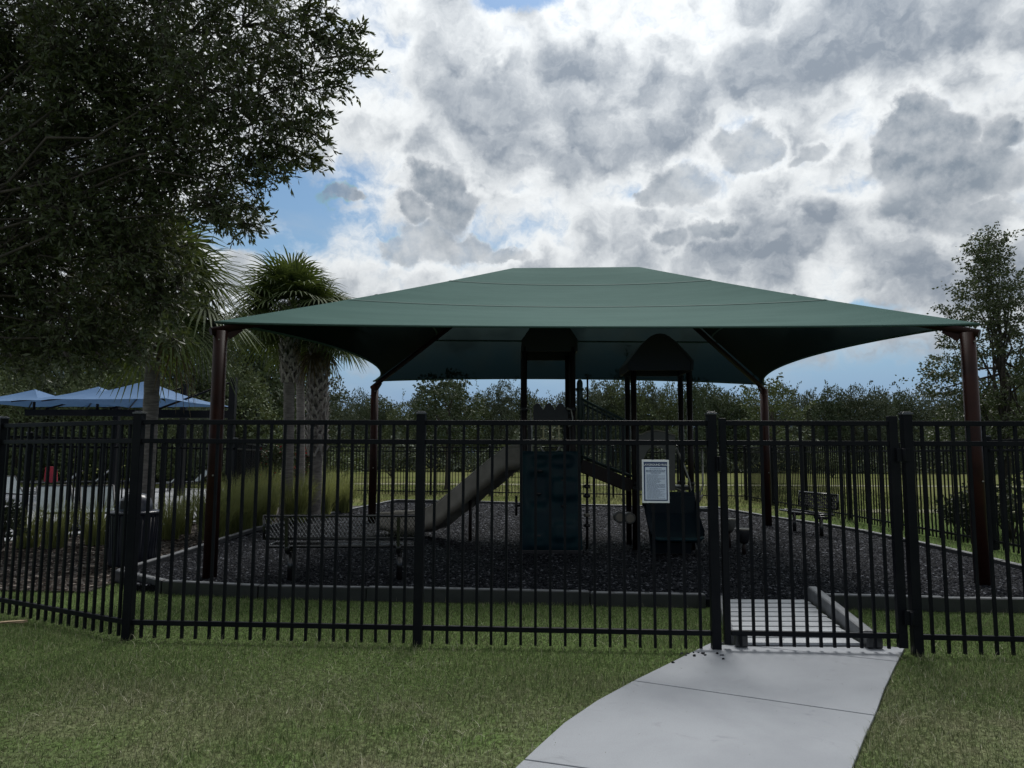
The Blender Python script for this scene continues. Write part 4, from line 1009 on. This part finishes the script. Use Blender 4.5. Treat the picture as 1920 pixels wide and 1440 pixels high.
v2, q2 = twig_mesh(st_, di_, Ln_, .15, .0032); npmesh('twigs', v2, q2, 'bark', oak)
# ------------------------------------------------------------------ palms
def fan_leaf(base, d, L, R_, up, dead, nseg=30):
    """costapalmate leaf: petiole, then a folded fan of drooping strips"""
    vs = []; fs = []
    d = Vector(d).normalized(); side = d.cross(V(0, 0, 1)); 
    if side.length < .05: side = V(1, 0, 0)
    side.normalize(); nrm = side.cross(d)
    pet = []
    for i in range(5):
        q = i/4; pet.append(Vector(base)+d*L*q-V(0, 0, .22*L*q*q))
    hub = pet[-1]; d2 = (pet[-1]-pet[-2]).normalized(); nrm = side.cross(d2)
    for i in range(4):
        a_, b_ = pet[i], pet[i+1]; w = .022-.003*i
        o = len(vs); vs += [a_-side*w, a_+side*w, b_+side*w*.9, b_-side*w*.9]; fs.append((o, o+1, o+2, o+3))
    for k_ in range(nseg):
        th = (-1+2*(k_+.5)/nseg)*R(128); ln = R_*(.72+.28*math.cos(th*.55))*rr.uniform(.88, 1.05)
        u = (d2*math.cos(th)+side*math.sin(th)).normalized(); cross = nrm.cross(u).normalized()
        fold = .018*(1 if k_ % 2 else -1); w = .021
        dr_ = rr.uniform(.40, .80)*(1.8 if dead else 1)
        prev = None
        for j, q in enumerate((.06, .45, .75, 1.0)):
            p = hub+u*ln*q-nrm*abs(math.sin(th))*.12*q*ln - V(0, 0, 1)*dr_*ln*max(0, q-.3)**2 + nrm*fold*(1-q)
            ww_ = w*(1.0 if q < .5 else (.75 if q < .9 else .12)); o = len(vs); vs += [p-cross*ww_, p+cross*ww_]
            if prev is not None: fs.append((prev, prev+1, o+1, o))
            prev = o
    return vs, fs
def palm(label, base, crown, r, R_, boots, nleaf, seed, lean=0, skirt=6, droop=118):
    global rr; rr = random.Random(seed)
    t = thing('palm_tree', label, 'palm tree', (base.x, base.y, 0))
    tr = MB(); H = crown.z-.25; n = 26; pts_ = []; rs = []
    for i in range(n+1):
        q = i/n; pts_.append(V(base.x+(crown.x-base.x)*q+.03*math.sin(q*5), base.y+(crown.y-base.y)*q, H*q)); rs.append(r*(1.18-.25*min(1, q*3))*(1+.03*math.sin(i*2.4)))
    tr.tube(pts_, rs, 16); tr.build('trunk', 'palmtrunk', t)
    if boots:
        bt = MB(); zb0 = H*(1-boots)
        rows = int((H-zb0)/.115)
        for i in range(rows):
            z = zb0+(H-zb0)*i/rows; q = z/H; c = V(base.x+(crown.x-base.x)*q+.03*math.sin(q*5), base.y+(crown.y-base.y)*q, z)
            for k_ in range(6):
                a_ = 2*math.pi*(k_+(.5 if i % 2 else 0))/6+rr.uniform(-.1, .1); o_ = V(math.cos(a_), math.sin(a_), 0)
                for s_ in (-1, 1):
                    tn = V(-o_.y, o_.x, 0)*s_
                    p0 = c+o_*r*.98+tn*.095; p1 = c+o_*(r+.08+.05*rr.random())+V(0, 0, .23+.07*rr.random())
                    bt.bar(p0, p1, .044, .024, o_)
        bt.build('leaf_boots', 'palmboot', t)
    av, af, dv, df = [], [], [], []
    for i in range(nleaf):
        el = R(84-droop*((i+.5)/nleaf)**.9); a_ = i*2.39996+rr.uniform(-.2, .2)
        d = V(math.cos(a_)*math.cos(el), math.sin(a_)*math.cos(el), math.sin(el))
        vs, fs = fan_leaf(crown+V(0, 0, -.1-.25*(i/nleaf)), d, R_*rr.uniform(.36, .56), R_*rr.uniform(.50, .64), 1, False, 36)
        o = len(av); av += vs; af += [tuple(x_+o for x_ in f_) for f_ in fs]
    for i in range(skirt):
        a_ = i*2*math.pi/max(skirt, 1)+rr.uniform(-.3, .3); el = R(rr.uniform(-75, -50))
        d = V(math.cos(a_)*math.cos(el), math.sin(a_)*math.cos(el), math.sin(el))
        vs, fs = fan_leaf(crown+V(0, 0, -.35), d, R_*.4, R_*.45, 1, True, 20)
        o = len(dv); dv += vs; df += [tuple(x_+o for x_ in f_) for f_ in fs]
    m_ = MB(); m_.add(av, af); m_.build('crown', 'frond', t)
    if dv: m_ = MB(); m_.add(dv, df); m_.build('dry_fronds', 'frond_dead', t)
    return t
pg = 'cabbage palms in the mulch bed'
palm('cabbage palm with smooth grey trunk behind the trash can', V(*xy(P(268, 900, 12.4)), 0), P(300, 515, 12.4), .135, 1.95, 0, 36, 3, skirt=1)
palm('tall cabbage palm with full round crown beside the canopy corner', V(*xy(P(536, 900, 15.6)), 0), P(548, 562, 15.6), .125, 1.62, .34, 44, 5, skirt=1, droop=98)
palm('shorter cabbage palm with crisscrossed leaf boots up its trunk', V(*xy(P(588, 900, 16.2)), 0), P(602, 596, 16.2), .15, 1.25, .66, 28, 8, skirt=3, droop=104)
palm('slim cabbage palm half hidden between the two thicker palm trunks', V(*xy(P(562, 900, 19.5)), 0), P(566, 620, 19.5), .12, 1.2, 0, 20, 12, skirt=2)
# ------------------------------------------------------------------ tufted grasses
def tuft(name, p, h, r, n, label, group, seed):
    k = np.random.default_rng(seed)
    a_ = k.uniform(0, 2*np.pi, n); rb = r*.35*k.uniform(0, 1, n)**.5; le = k.uniform(.1, 1.0, n)**1.1; hh_ = h*k.uniform(.65, 1.05, n)
    bx, by = p.x+np.cos(a_)*rb, p.y+np.sin(a_)*rb; a2 = a_+k.normal(0, .5, n)
    v = np.empty((n, 8, 3), np.float32); w = k.uniform(.004, .009, n); sx, sy = -np.sin(a2)*w, np.cos(a2)*w
    yaw = k.uniform(0, np.pi, n); sx, sy = np.cos(yaw)*w, np.sin(yaw)*w
    for i, q in enumerate((0, .4, .75, 1.0)):
        ox = np.cos(a2)*le*r*(q**1.9); oy = np.sin(a2)*le*r*(q**1.9); z = hh_*(q-.28*le*q**3.2)
        tp = 1-.85*q
        v[:, 2*i] = np.stack([bx+ox-sx*tp, by+oy-sy*tp, z], 1); v[:, 2*i+1] = np.stack([bx+ox+sx*tp, by+oy+sy*tp, z], 1)
    i = np.arange(n)[:, None, None]*8; q = np.array([[0, 1, 3, 2], [2, 3, 5, 4], [4, 5, 7, 6]])
    o = npmesh(name, v.reshape(-1, 3)-np.array([p.x, p.y, 0]), (i+q[None]).reshape(-1, 4), 'muhly'); o.location = (p.x, p.y, 0)
    return tag(o, label, 'ornamental grass', group)
gt = 'tufted grasses in the mulch bed'
tl = 'olive tufted ornamental grass clump along the left playground border'
for i, (x_, Y, h_, r_) in enumerate(((405, 13.0, 1.15, .62), (452, 13.8, 1.20, .62), (488, 14.4, 1.25, .62), (430, 15.0, 1.2, .6), (556, 15.6, 1.3, .6), (600, 16.6, 1.3, .62), (640, 18.2, 1.25, .6), (500, 16.6, 1.4, .62), (618, 19.5, 1.3, .6))):
    p = P(x_, 900, Y); tuft('grass_clump', V(p.x, p.y, 0), h_, r_, 700, tl, gt, i)
tl2 = 'thin sparse grass clump in the wood mulch near the trash can'
for i, (x_, Y, h_) in enumerate(((112, 11.8, .95), (188, 12.2, .9), (322, 13.0, .95), (345, 13.8, 1.0), (60, 11.8, .8))):
    p = P(x_, 900, Y); tuft('sparse_grass_clump', V(p.x, p.y, 0), h_, .45, 260, tl2, 'thin grass clumps near the trash can', 40+i)
# ------------------------------------------------------------------ trees
def crown_pts(n, lobes):
    w = np.array([l[3]**2.2 for l in lobes]); w = w/w.sum(); k = rng.choice(len(lobes), n, p=w)
    c = np.array([l[:3] for l in lobes])[k]; r_ = np.array([l[3] for l in lobes])[k]
    d_ = unit(rng.normal(size=(n, 3))); d_[:, 2] = np.where(d_[:, 2] < -.5, d_[:, 2]*.5, d_[:, 2])
    return c+d_*(r_*rng.uniform(.35, 1.06, n)**.6)[:, None]*np.array([1, 1, .8]), d_
def tree(name, label, cat, loc, H, W, nleaf, size, leafmat, seed, trunk_h=.3, group=None, nl=14, thin=1.0, conical=0.0, tr_r=None, sprays=0):
    global rr; rr = random.Random(seed)
    t = thing(name, label, cat, loc, group); base = Vector(loc)
    lobes = []
    for i in range(nl):
        q = (i+.5)/nl; a_ = i*2.4+rr.uniform(-.4, .4); zz = trunk_h*H+(1-trunk_h)*H*(.12+.80*q)
        prof = (1-conical*q)*math.sin(math.pi*min(.97, .18+.72*q))**.7
        rad = W*.5*prof*rr.uniform(.35, .75)
        lobes.append((base.x+math.cos(a_)*rad, base.y+math.sin(a_)*rad, zz, W*rr.uniform(.14, .24)*thin*(1-.5*conical*q)))
    tk = MB(); tr_r = tr_r or H*.022
    top = base+V(rr.uniform(-.1, .1)*W*.3, 0, H*(.75))
    tk.tube([base-V(0, 0, .1), base+V(0, 0, .2), base.lerp(top, .4)+V(rr.uniform(-.05, .05)*H*.3, 0, 0), top], [tr_r*1.4, tr_r, tr_r*.75, tr_r*.2], 9)
    for l in lobes: limb(tk, base.lerp(top, rr.uniform(.3, .75)), V(*l[:3]), tr_r*.32, tr_r*.08, .08, 5)
    tk.build('trunk', 'bark', t)
    c, d_ = crown_pts(nleaf, lobes)
    if sprays:
        ex = []; ed = []
        for k_ in range(sprays):
            l = lobes[rr.randrange(nl)]; dv = Vector((rr.uniform(-1, 1), rr.uniform(-1, 1), rr.uniform(-.1, .8))).normalized(); m_ = 40; q = rng.uniform(.6, 1.9, m_)
            ex.append(np.array(l[:3])+np.array(dv)*(q*l[3])[:, None]+rng.normal(0, .04*W*.3, (m_, 3))); ed.append(np.repeat(np.array(dv)[None], m_, 0))
        c = np.concatenate([c]+ex); d_ = np.concatenate([d_]+ed)
    n = len(c); ax_ = unit(d_*.5+rng.normal(0, .7, (n, 3))); v, q = quads_from(c, ax_, rand_side(ax_), rng.uniform(.7, 1.3, n)*size, rng.uniform(.4, .75, n)*size)
    npmesh('crown', v, q, leafmat, t)
    return t
# young oak at the right edge, beyond the side fence
p = P(1885, 900, 15.5); tree('young_oak_tree', 'tall young oak at the right edge beyond the side fence', 'tree', (p.x, p.y, 0), 6.95, 4.3, 26000, .068, 'youngleaf', 21, .06, nl=40, thin=.58, conical=.70, tr_r=.09, sprays=90)
# small tree in the field, sparse tree behind the back right post
p = P(838, 900, 32); tree('small_field_tree', 'small bushy tree in the field behind the slide', 'tree', (p.x, p.y, 0), 5.2, 3.5, 4500, .16, 'farleaf', 22, .30, nl=14, tr_r=.11, sprays=10)
p = P(1450, 900, 34); tree('sparse_field_tree', 'sparse leafy tree behind the right rear canopy post', 'tree', (p.x, p.y, 0), 5.3, 3.6, 2400, .15, 'farleaf3', 23, .28, nl=12, thin=.8, sprays=16)
# wood edge: five grown trees and their copies
protos = []
wl = 'dark green tree in the wood edge across the field'
wg = 'trees of the wood edge across the field'
for k_, (mt, H, W, nl) in enumerate((('farleaf', 9, 8.5, 18), ('farleaf2', 9, 9, 20), ('farleaf', 9, 6.5, 16), ('farleaf3', 9, 7.5, 16), ('farleaf2', 9, 7, 14))):
    protos.append(tree('wood_edge_tree', wl, 'tree', (0, 0, 0), H, W, 6800, .30, mt, 60+k_, .04, wg, nl-4, thin=1.4, tr_r=.18, sprays=12))
edge = [(618, 747), (645, 750), (680, 741), (716, 752), (748, 762), (790, 744), (850, 738), (905, 742), (940, 724), (985, 738), (1025, 752), (1062, 748), (1100, 733), (1135, 726), (1172, 717), (1212, 722), (1250, 734), (1296, 713), (1335, 724), (1370, 752), (1405, 742), (1470, 738), (1512, 741), (1555, 734), (1600, 731), (1648, 734), (1692, 739), (1735, 749), (1775, 742), (1830, 720), (1885, 715), (1940, 700)]
used = set(); r2 = random.Random(5)
for i, (x_, yt) in enumerate(edge):
    for row in range(2):
        Y = r2.uniform(66, 74) if row == 0 else r2.uniform(78, 90)
        xx = x_ + (0 if row == 0 else 20); yy = yt+(r2.uniform(-4, 7) if row == 0 else r2.uniform(12, 34))
        p = P(xx, yy, Y); k_ = r2.randrange(5); s = p.z/8.9
        w = r2.uniform(.48, .80)*max(.8, s*.9) if row == 0 else r2.uniform(.8, 1.1)
        if k_ in used: o = copy_thing(protos[k_], (p.x, p.y, 0), r2.uniform(0, 6.28), (w, w, s))
        else: o = protos[k_]; used.add(k_); o.location = (p.x, p.y, 0); o.scale = (w, w, s)
n_ = 26000
ux = rng.uniform(-34, 62, n_); uy = 63+rng.uniform(0, 4, n_); top_ = 2.2+1.1*np.sin(ux*.55)+.8*np.sin(ux*1.7+1)+.5*np.sin(ux*4.1); uz = np.abs(rng.uniform(0, 1, n_))**.8*top_
ua = unit(rng.normal(0, 1, (n_, 3))); v_, q_ = quads_from(np.stack([ux, uy, uz], 1), ua, rand_side(ua), rng.uniform(.25, .5, n_), rng.uniform(.15, .3, n_))
tag(npmesh('undergrowth', v_, q_, 'farleaf2'), kind='stuff')
n_ = 9000
ux = rng.uniform(-44, -12, n_); uy = 37+rng.uniform(0, 3, n_); top_ = 2.0+.6*np.sin(ux*.8)+.4*np.sin(ux*2.3); uz = rng.uniform(0, 1, n_)**.8*top_
ua = unit(rng.normal(0, 1, (n_, 3))); v_, q_ = quads_from(np.stack([ux, uy, uz], 1), ua, rand_side(ua), rng.uniform(.2, .4, n_), rng.uniform(.1, .2, n_))
tag(npmesh('undergrowth', v_, q_, 'farleaf'), kind='stuff')
# tall trees behind the pool
ll = 'tall dark oak behind the pool umbrellas'; lg_ = 'tall trees behind the pool'
for i, (x_, yt, Y, k_, w) in enumerate(((300, 560, 44, 0, 1.05), (365, 625, 40, 1, .85), (430, 640, 46, 0, .9), (480, 600, 44, 2, .95), (520, 690, 50, 1, .8), (575, 700, 52, 4, .8), (220, 600, 46, 1, 1.1), (120, 620, 48, 0, 1.1), (20, 610, 46, 2, 1.2), (-80, 600, 45, 1, 1.2), (400, 690, 52, 2, .8), (335, 600, 52, 0, 1.0), (455, 700, 40, 3, .6))):
    p = P(x_, yt, Y); s = p.z/8.9; copy_thing(protos[k_], (p.x, p.y, 0), i*1.3, (w, w, s), ll, lg_)
ls = 'pale green bushy tree just behind the blue umbrellas'
for i, (x_, yt, Y, k_, w) in enumerate(((40, 700, 36, 3, .5), (110, 695, 37, 4, .5), (175, 702, 36, 3, .45), (235, 700, 36, 3, .45), (330, 735, 34, 3, .35), (400, 760, 34, 4, .3))):
    p = P(x_, yt, Y); s = p.z/8.9; copy_thing(protos[k_], (p.x, p.y, 0), i*2.1, (w, w, s), ls, 'pale trees behind the umbrellas')
# ------------------------------------------------------------------ shrubs
def shrub(name, label, loc, H, W, n, size, ma, seed, group=None, flowers=0):
    global rr; rr = random.Random(seed); t = thing(name, label, 'shrub', loc, group); b = Vector(loc)
    lobes = [(b.x+rr.uniform(-.3, .3)*W, b.y+rr.uniform(-.3, .3)*W, H*rr.uniform(.3, .75), W*rr.uniform(.16, .30)) for _ in range(9)]
    st = MB()
    for l in lobes: limb(st, b, V(*l[:3]), .02, .006, .1, 4)
    st.build('stems', 'bark', t)
    c, d_ = crown_pts(n, lobes); c[:, 2] = np.maximum(c[:, 2], .03); ax_ = unit(d_*.6+rng.normal(0, .6, (n, 3))); v, q = quads_from(c, ax_, rand_side(ax_), rng.uniform(.7, 1.3, n)*size, rng.uniform(.35, .6, n)*size)
    npmesh('foliage', v, q, ma, t)
    if flowers:
        c, d_ = crown_pts(flowers, lobes); c += d_*.05; ax_ = unit(rng.normal(size=(flowers, 3))); v, q = quads_from(c, ax_, rand_side(ax_), rng.uniform(.07, .14, flowers), rng.uniform(.05, .09, flowers)); npmesh('blossoms', v, q, 'red', t)
    return t
p = P(1815, 960, 14.2); shrub('shrub', 'low dark shrub beyond the right side fence, near the right canopy post', (p.x, p.y, 0), .95, 1.3, 1600, .09, 'shrub', 31)
p = P(1895, 960, 13.4); shrub('shrub', 'taller dark shrub at the right edge beyond the side fence', (p.x, p.y, 0), 1.25, 1.3, 1800, .09, 'shrub', 32)
p = P(2, 960, 11.2); shrub('shrub', 'small leafy shrub at the left edge inside the slanting fence', (p.x, p.y, 0), .95, .75, 1500, .06, 'shrub', 33)
p = P(512, 822, 26); shrub('flowering_shrub', 'red flowering shrub left of the tall palm trunk', (p.x, p.y, 0), 2.3, 1.3, 1500, .12, 'shrub', 34, flowers=60)
p = P(572, 815, 26); shrub('flowering_shrub', 'red flowering shrub seen between the palm trunks', (p.x, p.y, 0), 2.6, 1.1, 1500, .12, 'shrub', 35, flowers=220)
for i, (x_, Y, h_) in enumerate(((735, 48, 2.4), (960, 50, 2.2), (1105, 55, 2.0), (640, 40, 2.5), (900, 56, 2.2), (1560, 52, 2.0), (1680, 50, 2.3), (700, 58, 2.3))):
    p = P(x_, 860, Y); shrub('field_shrub', 'pale green shrub at the foot of the wood edge', (p.x, p.y, 0), h_, h_*1.7, 1200, .2, 'farleaf3' if i % 2 else 'farleaf2', 80+i, 'shrubs along the wood edge')
# a strip of bark lying on the lawn
p = G(18, 1166, .035); m_ = MB(); m_.add([(p.x-.14, p.y, .03), (p.x-.02, p.y-.03, .04), (p.x+.14, p.y-.015, .05), (p.x+.15, p.y+.02, .05), (p.x, p.y+.03, .042), (p.x-.14, p.y+.025, .03), (p.x-.14, p.y, .015), (p.x+.14, p.y-.015, .03), (p.x+.15, p.y+.02, .03), (p.x-.14, p.y+.025, .015)],
    [(0, 1, 4, 5), (1, 2, 3, 4), (0, 6, 7, 2, 1), (5, 4, 3, 8, 9), (6, 9, 8, 7), (2, 7, 8, 3), (0, 5, 9, 6)])
tag(m_.build('bark_strip', 'stick'), 'pale strip of dry bark lying on the lawn at the left edge', 'bark strip')
